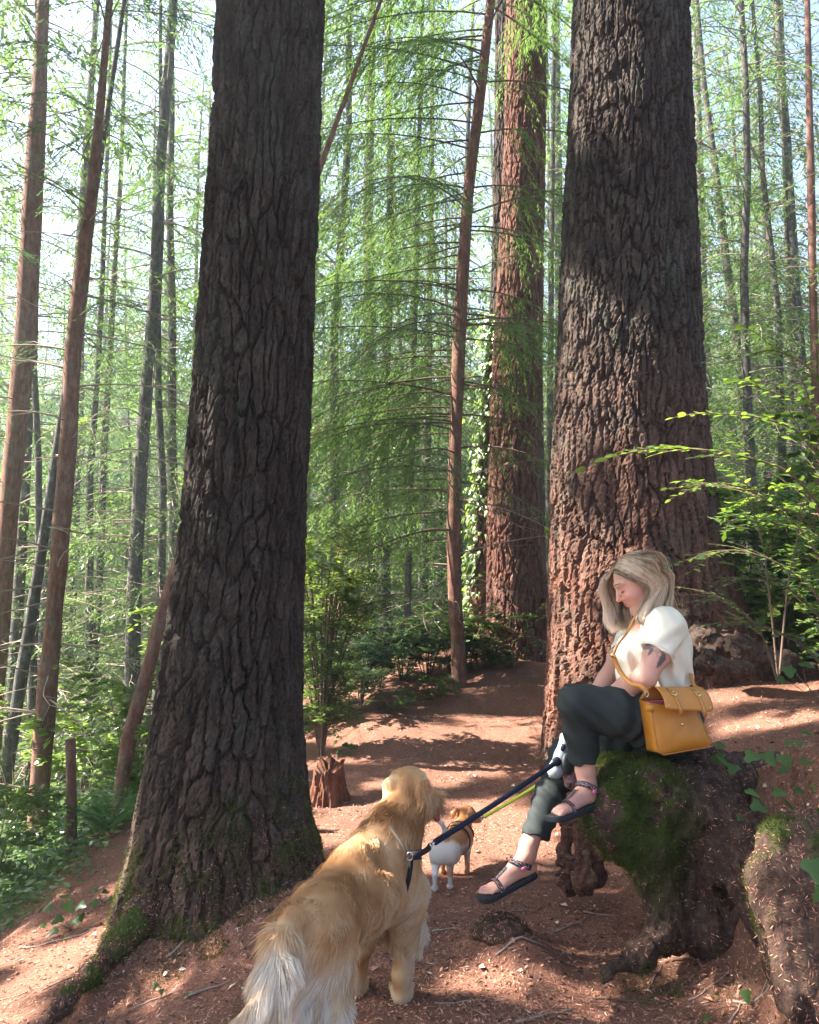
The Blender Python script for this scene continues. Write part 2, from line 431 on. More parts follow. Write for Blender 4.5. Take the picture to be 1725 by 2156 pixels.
def ground_mat():
    m, nt = newmat('forest_floor'); t = NT(nt); o = t.obj()
    f1 = t.noise(1.3, 4, vec=o); f2 = t.noise(28, 5, .7, vec=o); f3 = t.noise(130, 4, .75, vec=t.map(o, (1, .6, 1)), dist=1.5)
    f4 = t.noise(230, 3, .7, vec=t.map(o, (.35, 1, 1)), dist=2.0)
    c = t.ramp(f3, [(.30, (.045, .026, .020)), (.48, (.21, .095, .062)), (.62, (.40, .185, .12)), (.78, (.55, .35, .25))])
    c = t.mix(t.ramp(f4, [(.52, (0, 0, 0)), (.66, (.55,)*3)]), c, (.44, .23, .16))
    c = t.mix(t.ramp(f1, [(.4, (0, 0, 0)), (.62, (.5,)*3)]), c, (.10, .058, .04))
    c = t.mix(t.ramp(f2, [(.55, (0, 0, 0)), (.75, (.5,)*3)]), c, (.055, .035, .027))
    far = t.attr('green')
    gr = t.ramp(t.noise(3.0, 5, .7, vec=o), [(.3, (.02, .035, .012)), (.5, (.04, .075, .02)), (.7, (.09, .10, .04))])
    c = t.mix(far, c, gr)
    h = t.math('ADD', f3, t.math('MULTIPLY', f4, .6))
    t.out(t.pbr(c, .95, t.bump(h, .8, .012), .12)); return m
M['ground'] = ground_mat()
def build_ground():
    def axis(n, near, span, far):
        u = np.linspace(-1, 1, n); k = near
        return span*np.sinh(k*u)/np.sinh(k)
    xs = axis(330, 5.6, 150, 0)
    ys = 1.0+np.concatenate([np.linspace(-9, 0, 14)[:-1], 159*(np.exp(4.9*np.linspace(0, 1, 300))-1)/(np.exp(4.9)-1)])
    X, Y = np.meshgrid(xs, ys, indexing='ij')
    Z = H(X, Y)
    nx, ny = X.shape
    i = np.arange(nx-1)[:, None]*ny; j = np.arange(ny-1)[None, :]
    Q = np.stack([i+j, i+ny+j, i+ny+j+1, i+j+1], -1).reshape(-1, 4)
    s = np.interp(Y, *_xl)-X
    green = sstep(1.5, 2.4, s)+sstep(14, 18, Y)+sstep(3.5, 6, X-np.interp(Y, *_xb))*.8
    green = np.clip(green+0*X, 0, 1)
    o = mk('ground', np.stack([X, Y, Z], -1), Q, mat=M['ground'], attr={'green': green})
    structure(o, label='reddish brown forest floor of fallen needles sloping down to the left')
    return o
GROUND = build_ground()
SC.view_layers[0].update()

# ---------------------------------------------------------------- big bark trunks
def bark_disp(th, z, R, cw, ch, seed, depth, rough=1.0):
    """height of the bark plates above the fissure floor, in metres"""
    cx, cy = np.cos(th)*R, np.sin(th)*R
    w1 = fbm(cx*4, cy*4, z*2.2, seed+1, 3); w2 = fbm(cx*18, cy*18, z*9, seed+5, 3); w3 = fbm(cx*50, cy*50, z*30, seed+6, 3)
    per = max(6, int(round(2*pi*R/cw)))
    u = th/(2*pi)*per+w1*.75+w2*.34+w3*.20; v = z/ch+fbm(cx*7, cy*7, z*2.5, seed+9, 2)*.8+w3*.12
    f1, f2, cid = worley(u, v, seed, per); e = f2-f1
    fis = .35*sstep(.01, .05, e)+.65*sstep(.04, .20, e)
    per2 = per*2; f1b, f2b, cidb = worley(u*2+w2*.5+w3*.3, v*2.7+w1*.8, seed+3, per2); e2 = f2b-f1b
    fis2 = sstep(.01, .11, e2)
    per3 = per*5; f1c, f2c, cidc = worley(u*5+w3, v*9+w2*2, seed+7, per3)
    per4 = per*10; f1d, f2d, cidd = worley(u*10, v*22+w3*2, seed+8, per4)
    flake = cidc*.6+cidd*.4
    return depth*(fis*(.42+.30*cid)+fis*(.17*fis2+.14*cidb)+.24*flake*(.4+.6*fis)+.12*w3*rough)
def big_trunk(name, tab, d, seed, mat, nth, nz, cw, ch, depth, lobes=(), z1=9.0, zb=-.6, parent=None, dense=.74, top=None, yoff=0.0):
    """tab: (photo row, left edge, right edge) pairs read off the photograph at distance d"""
    rows = sorted(tab, key=lambda q: -q[0])
    zz = []; cc = []; rr = []
    for (py, l, r) in rows:
        a = P(l, py, d); b = P(r, py, d); zz.append(a[2]); cc.append((a[0]+b[0])/2); rr.append((b[0]-a[0])/2)
    zz = np.array(zz); cc = np.array(cc); rr = np.array(rr)
    sl_c = (cc[-1]-cc[-3])/(zz[-1]-zz[-3]); sl_r = min(-.004, (rr[-1]-rr[-3])/(zz[-1]-zz[-3]))
    zfull = top or z1
    t = np.linspace(0, 1, nz); zs = zb+(z1-zb)*t
    c = np.interp(zs, zz, cc)+np.where(zs > zz[-1], (zs-zz[-1])*sl_c, 0)
    rad = np.interp(zs, zz, rr); rad = np.where(zs > zz[-1], np.maximum(.05, rr[-1]+(zs-zz[-1])*sl_r), rad)
    k = np.ones(9)/9; cs = np.convolve(np.pad(c, 4, 'edge'), k, 'valid'); rs = np.convolve(np.pad(rad, 4, 'edge'), k, 'valid')
    u = np.linspace(0, 1, nth, endpoint=False)
    nf = int(nth*dense); front = np.linspace(-radians(110), radians(110), nf, endpoint=False)
    back = np.linspace(radians(110), radians(250), nth-nf, endpoint=False)
    th = np.concatenate([front, back])-pi/2
    TH, ZZ = np.meshgrid(th, zs, indexing='ij'); RR = np.broadcast_to(rs, TH.shape).copy()
    for (ang, wid, amp, h0, hh) in lobes:
        da = (TH-ang+pi) % (2*pi)-pi
        RR += amp*np.exp(-(da/wid)**2)*np.exp(-np.maximum(ZZ-h0, 0)/hh)
    RR += .022*fbm(np.cos(TH)*2.2, np.sin(TH)*2.2, ZZ*.5, seed+40, 3)*(1+RR)
    Rn = float(np.interp(1.5, zs, rs))
    D = bark_disp(TH, ZZ, Rn, cw, ch, seed, depth)
    RR = RR+D-depth*.55
    X = cs[None, :]+RR*np.cos(TH); Y = d+yoff+RR*np.sin(TH)
    V = np.stack([X, Y, ZZ], -1)
    i = np.arange(nth)[:, None]; i2 = (i+1) % nth; j = np.arange(nz-1)[None, :]
    Q = np.stack([i*nz+j, i2*nz+j, i2*nz+j+1, i*nz+j+1], -1).reshape(-1, 4)
    o = mk(name, V.reshape(-1, 3), Q, mat=mat, parent=parent, smooth=False)
    return o, (zs, cs, rs)
# ---------------------------------------------------------------- ground under a point of the photograph
def G(px, py):
    d = 1.2
    while d < 12:
        p = P(px, py, d)
        if p[2] <= float(H(p[0], p[1])): break
        d += .01
    return p
# ---------------------------------------------------------------- unseen firs added up-sun to block the light, open only over the lit strips
S_ = SUNV; U_ = np.array([cos(SUN_AZ+0.0), -sin(SUN_AZ), 0]); U_ = np.array([S_[1], -S_[0], 0]); U_ /= np.linalg.norm(U_); W_ = np.cross(U_, S_); W_ /= np.linalg.norm(W_)
if W_[2] < 0: W_ = -W_
def uv(p): p = np.asarray(p, float); return p@U_, p@W_
SEG = []    # lit strips: (u0, v0, u1, v1, r)
def seg(p, q, r): a = uv(p); b = uv(q); SEG.append((a[0], a[1], b[0], b[1], r))
def gs(x0, y0, x1, y1, r): seg(G(x0, y0), G(x1, y1), r)       # on the ground, measured on the photograph
def ts(x0, y0, x1, y1, d, r): seg(P(x0, y0, d), P(x1, y1, d), r)
# sunlit places read off the photograph: path, bank, beagle, trunk edges, log, figures
for q in ((900, 1622, 1150, 1598, .09), (870, 1652, 1010, 1632, .06), (940, 1546, 1150, 1536, .10), (1010, 1520, 1110, 1512, .06), (740, 1602, 820, 1590, .04), (650, 1612, 720, 1598, .05),
          (655, 1692, 740, 1682, .045), (660, 1768, 800, 1742, .10), (690, 1725, 760, 1712, .045), (780, 1660, 830, 1650, .04),
          (900, 1856, 990, 1832, .09), (890, 1800, 1080, 1785, .15), (930, 1745, 1110, 1720, .12), (960, 1690, 1080, 1680, .06), (1010, 1870, 1060, 1850, .0), (1130, 1770, 1150, 1760, .04),
          (965, 2058, 1140, 2055, .022), (1020, 2080, 1100, 2084, .018), (1340, 2030, 1350, 2028, .02), (1420, 1975, 1440, 1975, .02), (1530, 2080, 1550, 2100, .02), (1240, 1880, 1300, 1890, .02),
          (10, 2105, 120, 2050, .10), (0, 2020, 180, 1992, .05), (120, 2060, 235, 1965, .07), (0, 2150, 70, 2130, .06), (262, 1900, 290, 1850, .05), (250, 2120, 330, 2100, .03), (40, 1960, 80, 1955, .03),
          (1500, 1470, 1720, 1440, .10), (1560, 1530, 1730, 1505, .10), (1600, 1420, 1720, 1405, .07), (640, 1560, 720, 1548, .06), (700, 1530, 800, 1522, .08), (820, 1512, 900, 1500, .06)): gs(*q)
for q in ((1345, 950, 1560, 960, 2.9, .08), (1480, 870, 1640, 880, 3.0, .08), (1540, 790, 1700, 850, 3.1, .10), (1560, 1170, 1700, 1220, 3.2, .08), (1540, 1000, 1720, 1050, 5.5, .22), (1560, 1200, 1720, 1250, 5.2, .18), (1600, 1330, 1720, 1360, 4.6, .1), (1172, 1130, 1180, 1600, 6.05, .10), (1210, 1120, 1235, 1300, 5.8, .09), (1220, 1330, 1250, 1440, 5.75, .08), (1190, 850, 1195, 1110, 6.0, .07), (1235, 860, 1240, 960, 5.8, .05), (1205, 560, 1205, 800, 6.0, .03), (1235, 0, 1235, 180, 5.9, .12), (1215, 100, 1215, 280, 6.0, .07),
          (398, 1170, 390, 1300, 3.95, .06), (312, 1700, 295, 1790, 3.95, .06), (285, 1800, 268, 1880, 3.85, .06), (372, 1320, 366, 1400, 3.95, .04), (640, 1600, 636, 1690, 5.0, .05), (680, 1590, 720, 1620, 5.5, .06),
          (962, 740, 950, 1250, 8.45, .05), (650, 1200, 740, 1500, 7.3, .30), (700, 1250, 760, 1450, 7.3, .2), (1022, 700, 1000, 1100, 10.2, .12), 
          (1195, 1556, 1120, 1700, 3.5, .07), (1284, 1312, 1300, 1330, 3.45, .02), 
          (715, 1795, 770, 1800, 2.62, .03), (800, 1650, 815, 1680, 2.93, .02), (560, 2030, 570, 2100, 2.0, .03), (1606, 1800, 1612, 1960, 2.55, .02), (1660, 1770, 1690, 1790, 2.6, .015)): ts(*q)
SEGA = np.array(SEG)
def inside(u, v, m):
    d = SEGA[:, 2:4]-SEGA[:, 0:2]; L = (d**2).sum(1)+1e-9; au = u[:, None]-SEGA[:, 0]; av = v[:, None]-SEGA[:, 1]
    t = np.clip((au*d[:, 0]+av*d[:, 1])/L, 0, 1); return (np.hypot(au-t*d[:, 0], av-t*d[:, 1]) < SEGA[:, 4]+m).any(1)
def prune(mb):
    """leave the gaps through which the sun reaches the path"""
    V, Q, T, A = mb.arrays(); c = V[Q].mean(1); k = ~inside(c@U_, c@W_, .02); r = MB(); i = Q[k].ravel(); r.add(V[i], np.arange(len(i)).reshape(-1, 4), None, A[i]); return r
# ---------------------------------------------------------------- foliage primitives
def leafq(mb, p, d, w, L, W, tone, fold=0.0):
    """many pointed leaves at once: p base, d direction, w width direction (n x 3)"""
    n = len(p); L = np.broadcast_to(L, (n,))[:, None]; W = np.broadcast_to(W, (n,))[:, None]
    nn = np.cross(d, w)
    a = p; b = p+d*L*.45+w*W*.5+nn*fold*W; c = p+d*L; e = p+d*L*.45-w*W*.5+nn*fold*W
    V = np.stack([a, b, c, e], 1).reshape(-1, 3); Q = np.arange(n*4).reshape(-1, 4)
    mb.add(V, Q, None, np.repeat(np.broadcast_to(tone, (n,)), 4))
def unit(v): return v/(np.linalg.norm(v, axis=-1, keepdims=True)+1e-9)
def bough(wood, leaf, base, az, L, rise=.15, droop=.5, tw=.055, ql=.04, qw=.014, r0=.012, spread=.36, start=.12, R=rng, tone=.5, hang=.35, skip=.0, nseg=9, dens=.30):
    """a conifer branch: a drooping axis with side twigs carrying flat sprays of needles"""
    t = np.linspace(0, 1, nseg); side0 = R.normal(0, .08)
    dirh = np.array([cos(az), sin(az), 0]); sd = np.array([-sin(az), cos(az), 0])
    ax = base+(t*L)[:, None]*dirh+(L*(rise*t-droop*t*t))[:, None]*np.array([0, 0, 1])+(L*side0*t*t)[:, None]*sd
    if wood is not None: wood.tube(ax, r0*(1-t*.85), 5 if r0 > .01 else 4, cap=False)
    n = max(4, int(L*(1-start)/tw)); tt = np.sort(R.uniform(start, 1, n))
    if skip > 0: tt = tt[R.random(n) > skip]; n = len(tt)
    px = np.stack([np.interp(tt, t, ax[:, i]) for i in range(3)], 1)
    tl = L*spread*np.sin(np.clip((1-tt)*1.25+.12, 0, 1.25)*1.25)**.8*R.uniform(.6, 1.15, n)
    s = np.where(np.arange(n) % 2 == 0, 1, -1)
    fwd = R.uniform(.45, .9, n)[:, None]
    td = unit(fwd*dirh+s[:, None]*sd+R.normal(0, .12, (n, 3))+np.array([0, 0, -hang]))
    # needles clusters along each twig
    m = np.maximum(2, (tl/(ql*dens)).astype(int)); tot = m.sum()
    idx = np.repeat(np.arange(n), m); off = np.concatenate([[0], np.cumsum(m)[:-1]]); k = np.arange(tot)-off[idx]
    f = (k+.5)/m[idx]
    p = px[idx]+td[idx]*(f*tl[idx])[:, None]; p[:, 2] -= (f**2)*tl[idx]*hang*.9
    sg = np.where(R.random(tot) > .5, 1, -1)
    dd = unit(td[idx]*.9+sg[:, None]*np.cross(td[idx], [0, 0, 1.0])*.62+R.normal(0, .16, (tot, 3))+np.array([0, 0, -.38*hang])*(1+f)[:, None])
    ww = unit(np.cross(dd, [0, 0, 1.0])+R.normal(0, .25, (tot, 3)))
    ln = ql*R.uniform(.7, 1.3, tot)
    leafq(leaf, p, dd, ww, ln, qw*R.uniform(.7, 1.3, tot), np.clip(tone+R.normal(0, .18, tot)+.25*(f-.5), 0, 1))
    return ax
def deadbranch(wood, base, az, L, r0=.010, rise=.1, droop=.25, R=rng, sub=3):
    t = np.linspace(0, 1, 7); dirh = np.array([cos(az), sin(az), 0]); sd = np.array([-sin(az), cos(az), 0])
    w = R.normal(0, .07, 7).cumsum()*.5
    ax = base+(t*L)[:, None]*dirh+(L*(rise*t-droop*t*t))[:, None]*np.array([0, 0, 1])+(L*w*t)[:, None]*sd
    wood.tube(ax, r0*(1-t*.8), 4, cap=False)
    for q in range(sub):
        i = R.integers(2, 6); a2 = az+R.choice([-1, 1])*R.uniform(.4, .9)
        l2 = L*R.uniform(.2, .45); tt = np.linspace(0, 1, 4)
        a = ax[i]+(tt*l2)[:, None]*np.array([cos(a2), sin(a2), R.uniform(-.3, .2)])+np.outer(tt**2, R.normal(0, .1, 3))*l2
        wood.tube(a, r0*.45*(1-tt*.7), 3, cap=False)
def trunk_tube(mb, pts, rad, n=14, bump=.06, R=rng):
    pts = bez(pts, 8); rad = np.interp(np.linspace(0, 1, len(pts)), np.linspace(0, 1, len(rad)), rad)
    k0 = mb.n; mb.tube(pts, rad, n)
    V = mb.V[-1]; c = np.concatenate([np.repeat(pts, n, 0), pts[[0, -1]]])
    d = V-c; f = 1+bump*fbm(V[:, 0]*9, V[:, 1]*9, V[:, 2]*2.5, 77, 3)*2
    mb.V[-1] = c+d*f[:, None]
    return pts, rad

# ---------------------------------------------------------------- the three old trees by the path
def old_tree(label, name='old_fir_tree'):
    e = empty(name); tag(e, label, 'tree'); return e
tL = old_tree('dark old fir trunk with mossy foot directly behind the golden dog')
LTAB = [(0, 466, 677), (250, 457, 668), (500, 442, 661), (750, 424, 651), (1000, 402, 641), (1150, 388, 636), (1300, 368, 630), (1450, 346, 628),
        (1600, 322, 634), (1700, 305, 642), (1780, 290, 664), (1860, 272, 682), (1950, 255, 690), (2050, 236, 705), (2150, 215, 720)]
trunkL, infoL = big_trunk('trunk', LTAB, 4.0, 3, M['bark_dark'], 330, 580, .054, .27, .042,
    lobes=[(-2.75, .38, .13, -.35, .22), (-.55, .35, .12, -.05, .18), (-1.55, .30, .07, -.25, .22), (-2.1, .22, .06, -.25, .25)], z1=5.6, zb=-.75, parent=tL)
tR = old_tree('broad old fir trunk right behind the seated woman')
RTAB = [(0, 1214, 1438), (200, 1208, 1443), (400, 1200, 1451), (600, 1190, 1459), (800, 1181, 1469), (950, 1174, 1480), (1050, 1170, 1490), (1150, 1168, 1506),
        (1250, 1166, 1528), (1350, 1163, 1560), (1450, 1158, 1590), (1550, 1152, 1615), (1650, 1146, 1630)]
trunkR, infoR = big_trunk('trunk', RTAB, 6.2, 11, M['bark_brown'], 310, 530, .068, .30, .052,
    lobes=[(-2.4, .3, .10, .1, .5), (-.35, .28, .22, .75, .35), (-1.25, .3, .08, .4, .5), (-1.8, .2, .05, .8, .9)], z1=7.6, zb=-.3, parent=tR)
tM = old_tree('straight red barked fir trunk at the far bend of the path')
MTAB = [(0, 1070, 1150), (300, 1066, 1147), (600, 1048, 1142), (800, 1037, 1139), (1000, 1030, 1137), (1150, 1028, 1142), (1250, 1026, 1150), (1330, 1022, 1157), (1400, 1012, 1168)]
trunkM, infoM = big_trunk('trunk', MTAB, 9.5, 19, M['bark_red'], 170, 340, .075, .24, .034,
    lobes=[(-2.6, .3, .07, .3, .3), (-.5, .3, .1, .3, .3)], z1=9.5, zb=.0, parent=tM)
tI = old_tree('ivy covered leaning trunk half hidden behind the red fir')
ITAB = [(0, 1046, 1106), (400, 1042, 1096), (700, 1032, 1086), (1000, 1008, 1076), (1200, 990, 1066), (1330, 980, 1062), (1420, 968, 1070)]
trunkI, infoI = big_trunk('trunk', ITAB, 10.4, 23, M['bark_brown'], 110, 260, .09, .4, .035, z1=9.6, zb=-.2, parent=tI)
# crowns above the frame of the old trees (their live branches start high up)
def high_crown(parent, x, y, z0, z1, n, r, mat, ql=.10, seed=1):
    R = np.random.default_rng(seed); w = MB(); l = MB()
    w.tube([[x, y, z0-3.2], [x, y, z0], [x, y, z1]], [.30, .26, .03], 10)
    for i in range(n):
        z = z0+(z1-z0)*i/n; L = r*(1-.7*i/n)*R.uniform(.6, 1)
        bough(w, l, np.array([x, y, z]), R.uniform(0, 2*pi), L, .1, .35, tw=.22, ql=ql, qw=ql*.4, r0=.03, R=R)
    w.build('upper_trunk', M['bark_brown'], parent); l.build('crown', M['needles'], parent)

# ivy on the leaning trunk
def ivy_leaf_shape():
    pts = np.array([[0, 0], [.32, -.10], [.50, .18], [.28, .42], [.22, .70], [0, 1.0], [-.22, .70], [-.28, .42], [-.50, .18], [-.32, -.10]])
    V = np.concatenate([[[0, .35, .06]], np.c_[pts, -.05*np.abs(pts[:, :1])*2]]); T = [[0, i+1, (i+1) % 10+1] for i in range(10)]
    return V, np.array(T)
IVV, IVT = ivy_leaf_shape()
def add_ivy(mb, p, d, nrm, s, tone):
    z = unit(nrm); y = unit(d-z*np.dot(d, z)); x = np.cross(y, z)
    mb.add(p+(IVV*s)@np.stack([x, y, z]), None, IVT, tone)
mb = MB(); R1 = np.random.default_rng(5)
for i in range(620):
    z = R1.uniform(-.1, 5.0)**1.0; zs, cs, rs = infoI; c = np.interp(z, zs, cs); r = np.interp(z, zs, rs)
    a = R1.normal(-2.75, .38); p = np.array([c+(r+.05+R1.exponential(.05))*cos(a), 10.4+(r+.05)*sin(a), z])
    add_ivy(mb, p, np.array([R1.normal(0, .4), R1.normal(0, .2), -1]), np.array([cos(a)*1.2+R1.normal(0, .4), sin(a)+R1.normal(0, .4), .4]), R1.uniform(.05, .11), R1.uniform(.2, 1))
iv = mb.build('ivy', M['leaf_maple'], tI, smooth=False); iv['kind'] = 'stuff'

# ---------------------------------------------------------------- slim trees of the near forest edge
def slim(label, name, tab, d, mat, dd=0.0, n=16, dead=10, seed=0, live=0, lmat=None, zlive=(2.5, 6.5), L=(.8, 1.6), bump=.06, az=None, ddroop=.4, dl=(.35, .9), dr=1.0):
    R = np.random.default_rng(seed+100)
    e = empty(name); tag(e, label, 'tree'); mb = MB()
    pts = []; rad = []
    for i, (py, l, r) in enumerate(tab):
        yy = d+dd*i/(len(tab)-1); a = P(l, py, yy); b = P(r, py, yy); pts.append((a+b)/2); rad.append((b[0]-a[0])/2)
    up = pts[-1]+(pts[-1]-pts[-2])/np.linalg.norm(pts[-1]-pts[-2])*6.0
    pts.append(up); rad.append(rad[-1]*.45)
    dn = pts[0]+(pts[0]-pts[1])/np.linalg.norm(pts[0]-pts[1])*.9; pts.insert(0, dn); rad.insert(0, rad[0]*1.25)
    pts_, rad_ = trunk_tube(mb, pts, rad, n, bump)
    mb.build('trunk', mat, e)
    w = MB()
    for i in range(dead):
        k = R.integers(len(pts_)//6, len(pts_)*2//3); a = R.uniform(0, 2*pi)
        deadbranch(w, pts_[k]+np.array([cos(a), sin(a), 0])*rad_[k]*.8, a, R.uniform(*dl), dr*R.uniform(.004, .008), R.uniform(-.2, .4), R.uniform(0, .3), R, 3)
    if dead: w.build('dead_branches', M['deadtwig'], e)['kind'] = 'stuff'
    if live:
        w = MB(); l = MB()
        for i in range(live):
            z = R.uniform(*zlive); c = np.array([np.interp(z, pts_[:, 2], pts_[:, j]) for j in range(3)])
            a = R.uniform(0, 2*pi) if az is None else R.normal(az[0], az[1])
            bough(w, l, c, a, R.uniform(*L), R.uniform(-.05, .25), R.uniform(.25, .6), tw=.055, ql=.060, qw=.013, r0=.009, R=R, hang=ddroop, skip=.1)
        w.build('branches', M['twig'], e)['kind'] = 'stuff'; prune(l).build('foliage', lmat or M['needles'], e)
    return e
slim('slim reddish trunk cut by the left edge of the picture', 'slim_tree', [(1430, -28, 10), (1100, -2, 36), (900, 16, 56), (700, 32, 75), (400, 50, 90), (200, 66, 98), (0, 80, 104)], 10.5, M['bark_thin'], seed=1, dead=16, live=18, zlive=(3.6, 11), L=(1.2, 2.4))
slim('slim red trunk with bare pale twigs left of the dark fir', 'slim_tree', [(1825, 52, 92), (1500, 76, 116), (1300, 96, 131), (1000, 121, 157), (700, 142, 175), (400, 182, 206), (200, 205, 222), (0, 224, 238)], 8.4, M['bark_thin'], seed=2, dead=58, live=20, zlive=(3.9, 10), L=(1.0, 2.2), dl=(.5, 1.5), dr=1.7)
slim('thin leaning trunk passing behind the dark fir', 'leaning_tree', [(1720, 232, 258), (1550, 258, 290), (1400, 300, 328), (1230, 347, 374), (800, 503, 521), (380, 658, 671), (50, 780, 788)], 6.6, M['bark_thin'], seed=3, dead=4)
slim('tall hemlock with drooping pale green boughs in mid scene', 'hemlock_tree', [(1470, 950, 985), (1356, 950, 979), (1250, 943, 973), (1074, 941, 970), (898, 947, 973), (768, 951, 979), (576, 961, 988), (397, 976, 999), (211, 999, 1021), (0, 1024, 1044)], 8.5, M['bark_thin'], seed=4, dead=26, n=18, dr=1.3, dl=(.5, 1.3))
slim('dark leaning trunk in the brush near the left edge', 'leaning_tree', [(1540, 14, 40), (1350, 45, 70), (1120, 84, 104), (900, 118, 136)], 9.5, M['bark_grey'], seed=6, dead=6)
slim('pale thin trunk standing beyond the sapling', 'slim_tree', [(1480, 845, 862), (1250, 852, 866), (1000, 860, 872), (700, 868, 879), (300, 878, 888)], 12.5, M['bark_grey'], seed=7, dead=8)
slim('grey trunk in the gap between the red fir and woman', 'slim_tree', [(1300, 1146, 1163), (1000, 1150, 1164), (600, 1155, 1167), (200, 1160, 1170)], 14.0, M['bark_grey'], seed=8, dead=6)
slim('red trunk at the right edge above the leafy shrubs', 'slim_tree', [(1100, 1712, 1730), (800, 1708, 1724), (400, 1700, 1716)], 11.0, M['bark_red'], seed=9, dead=10)
# short snag post
e = empty('snag_post'); tag(e, 'short broken post like snag on the left slope', 'snag')
mb = MB(); a = P(149, 1840, 5.8); b = P(149, 1556, 5.8); trunk_tube(mb, [a-[0, 0, .3], a, (a+b)/2+[.006, 0, 0], b], [.045, .043, .038, .034], 14, .08); mb.build('trunk', M['bark_thin'], e)

# hemlock boughs that hang between the dark fir and the thin trunk
hb = [o for o in COL.objects if o.name.startswith('hemlock_tree')][0]
w = MB(); l = MB(); R2 = np.random.default_rng(12)
def trunk_at(z):
    zz = [P(960, py, 8.5)[2] for py in (1470, 898, 397, 0)]; xx = [P(x, py, 8.5)[0] for x, py in ((965, 1470), (960, 898), (987, 397), (1034, 0))]
    return np.array([np.interp(z, zz, xx), 8.5, z])
for i in range(104):
    z = R2.uniform(1.9, 8.8); a = R2.choice([pi, 0], p=[.80, .20])+R2.normal(0, .60)
    L = R2.uniform(1.3, 3.1)*(.75 if z < 2.6 else 1.0)
    if abs(a) < 1.2 and z < 4: L *= .5
    bough(w, l, trunk_at(z), a, L, R2.uniform(.0, .22), R2.uniform(.30, .60), tw=.042, ql=.062, qw=.011, r0=.011, dens=.26, R=R2, hang=.55, tone=.55, spread=.30)
w.build('branches', M['twig'], hb)['kind'] = 'stuff'; prune(l).build('foliage', M['needles_light'], hb)

# ---------------------------------------------------------------- forest tree kinds (copied as individuals)
def conifer(seed, H_, r, z0, n, blen, mat, bmat, ql, deadn=26, lean=.0, name='conifer_tree', qf=.34):
    R = np.random.default_rng(seed); e = empty(name)
    mb = MB(); k = np.linspace(0, 1, 12); wob = R.normal(0, .05, (12, 2)).cumsum(0)
    ax = np.c_[wob[:, 0]+lean*k*H_, wob[:, 1], k*H_-.6]; mb.tube(ax, r*(1-k*.88)+.01, 9)
    w = MB(); l = MB()
    for i in range(deadn):
        z = R.uniform(.06, max(.12, z0/H_)*1.1)*H_; a = R.uniform(0, 2*pi)
        deadbranch(w, np.array([np.interp(z, ax[:, 2], ax[:, 0]), np.interp(z, ax[:, 2], ax[:, 1]), z]), a, R.uniform(.5, 1.4), .011, R.uniform(-.2, .3), R.uniform(0, .3), R, 1)
    for i in range(n):
        f = (i+R.random())/n; z = z0+(H_-z0)*f**1.1; c = np.array([np.interp(z, ax[:, 2], ax[:, 0]), np.interp(z, ax[:, 2], ax[:, 1]), z])
        bough(w, l, c, R.uniform(0, 2*pi), blen*(1-.8*f**1.4)*R.uniform(.6, 1.1), R.uniform(-.05, .2), R.uniform(.2, .5), tw=.13, ql=ql, qw=ql*qf, dens=.42, r0=.014, R=R, hang=.45, skip=.12, nseg=6)
    t_ = mb.build('trunk', bmat, e); b_ = w.build('branches', M['deadtwig'], e); c_ = l.build('crown', mat, e)
    b_['kind'] = 'stuff'; reg(e, t_, b_, c_); return e
def broadleaf(seed, H_, r, z0, nb, nl, ls, mat, bmat, rad, name='broadleaf_tree'):
    R = np.random.default_rng(seed); e = empty(name); mb = MB(); w = MB(); l = MB(); k = np.linspace(0, 1, 12)
    wob = R.normal(0, .12, (12, 2)).cumsum(0); ax = np.c_[wob, k*H_*.9-.5]; mb.tube(ax, r*(1-k*.85)+.01, 9)
    for i in range(nb):
        f = R.uniform(0, 1); z = z0+(H_*.9-z0)*f; a = R.uniform(0, 2*pi); L = rad*(1-.5*f)*R.uniform(.5, 1)
        c = np.array([np.interp(z, ax[:, 2], ax[:, 0]), np.interp(z, ax[:, 2], ax[:, 1]), z]); t = np.linspace(0, 1, 6)
        br = c+np.outer(t*L, [cos(a), sin(a), R.uniform(0, .6)])+np.c_[np.zeros((6, 2)), -.2*L*t*t]; w.tube(br, .02*(1-t*.85), 4, cap=False)
        m = nl//nb; q = R.uniform(.25, 1, m); p = np.stack([np.interp(q, t, br[:, j]) for j in range(3)], 1)+R.normal(0, 1, (m, 3))*[.38, .38, .16]*(L/rad)
        d = unit(R.normal(0, 1, (m, 3))*[1, 1, .35]); ww = unit(np.cross(d, [0, 0, 1.0])+R.normal(0, .3, (m, 3)))
        leafq(l, p, d, ww, ls*R.uniform(.6, 1.2, m), ls*.75, np.clip(R.normal(.5, .25, m), 0, 1), .08)
    t_ = mb.build('trunk', bmat, e); b_ = w.build('branches', M['twig'], e); c_ = l.build('crown', mat, e); b_['kind'] = 'stuff'; reg(e, t_, b_, c_); return e
KINDS = [conifer(1, 26, .16, 5, 120, 3.3, M['needles'], M['bark_grey'], .20), conifer(2, 24, .11, 8, 95, 2.9, M['needles'], M['bark_grey'], .18, 40),
         conifer(3, 28, .20, 2.5, 150, 3.9, M['needles_light'], M['bark_grey'], .20), conifer(4, 15, .07, 1.0, 110, 2.7, M['needles_light'], M['bark_grey'], .16),
         conifer(5, 30, .24, 9, 90, 3.8, M['needles'], M['bark_brown'], .20, 34), conifer(6, 25, .09, 12, 60, 2.6, M['needles_light'], M['bark_grey'], .18, 46),
         broadleaf(7, 13, .10, 2.0, 34, 7000, .13, M['leaf_maple'], M['bark_grey'], 3.0), conifer(8, 24, .12, 4.5, 85, 2.4, M['needles_light'], M['bark_grey'], .10, 46, qf=.20), conifer(9, 19, .09, 1.5, 105, 3.1, M['needles_light'], M['bark_grey'], .105, 20, qf=.24)]
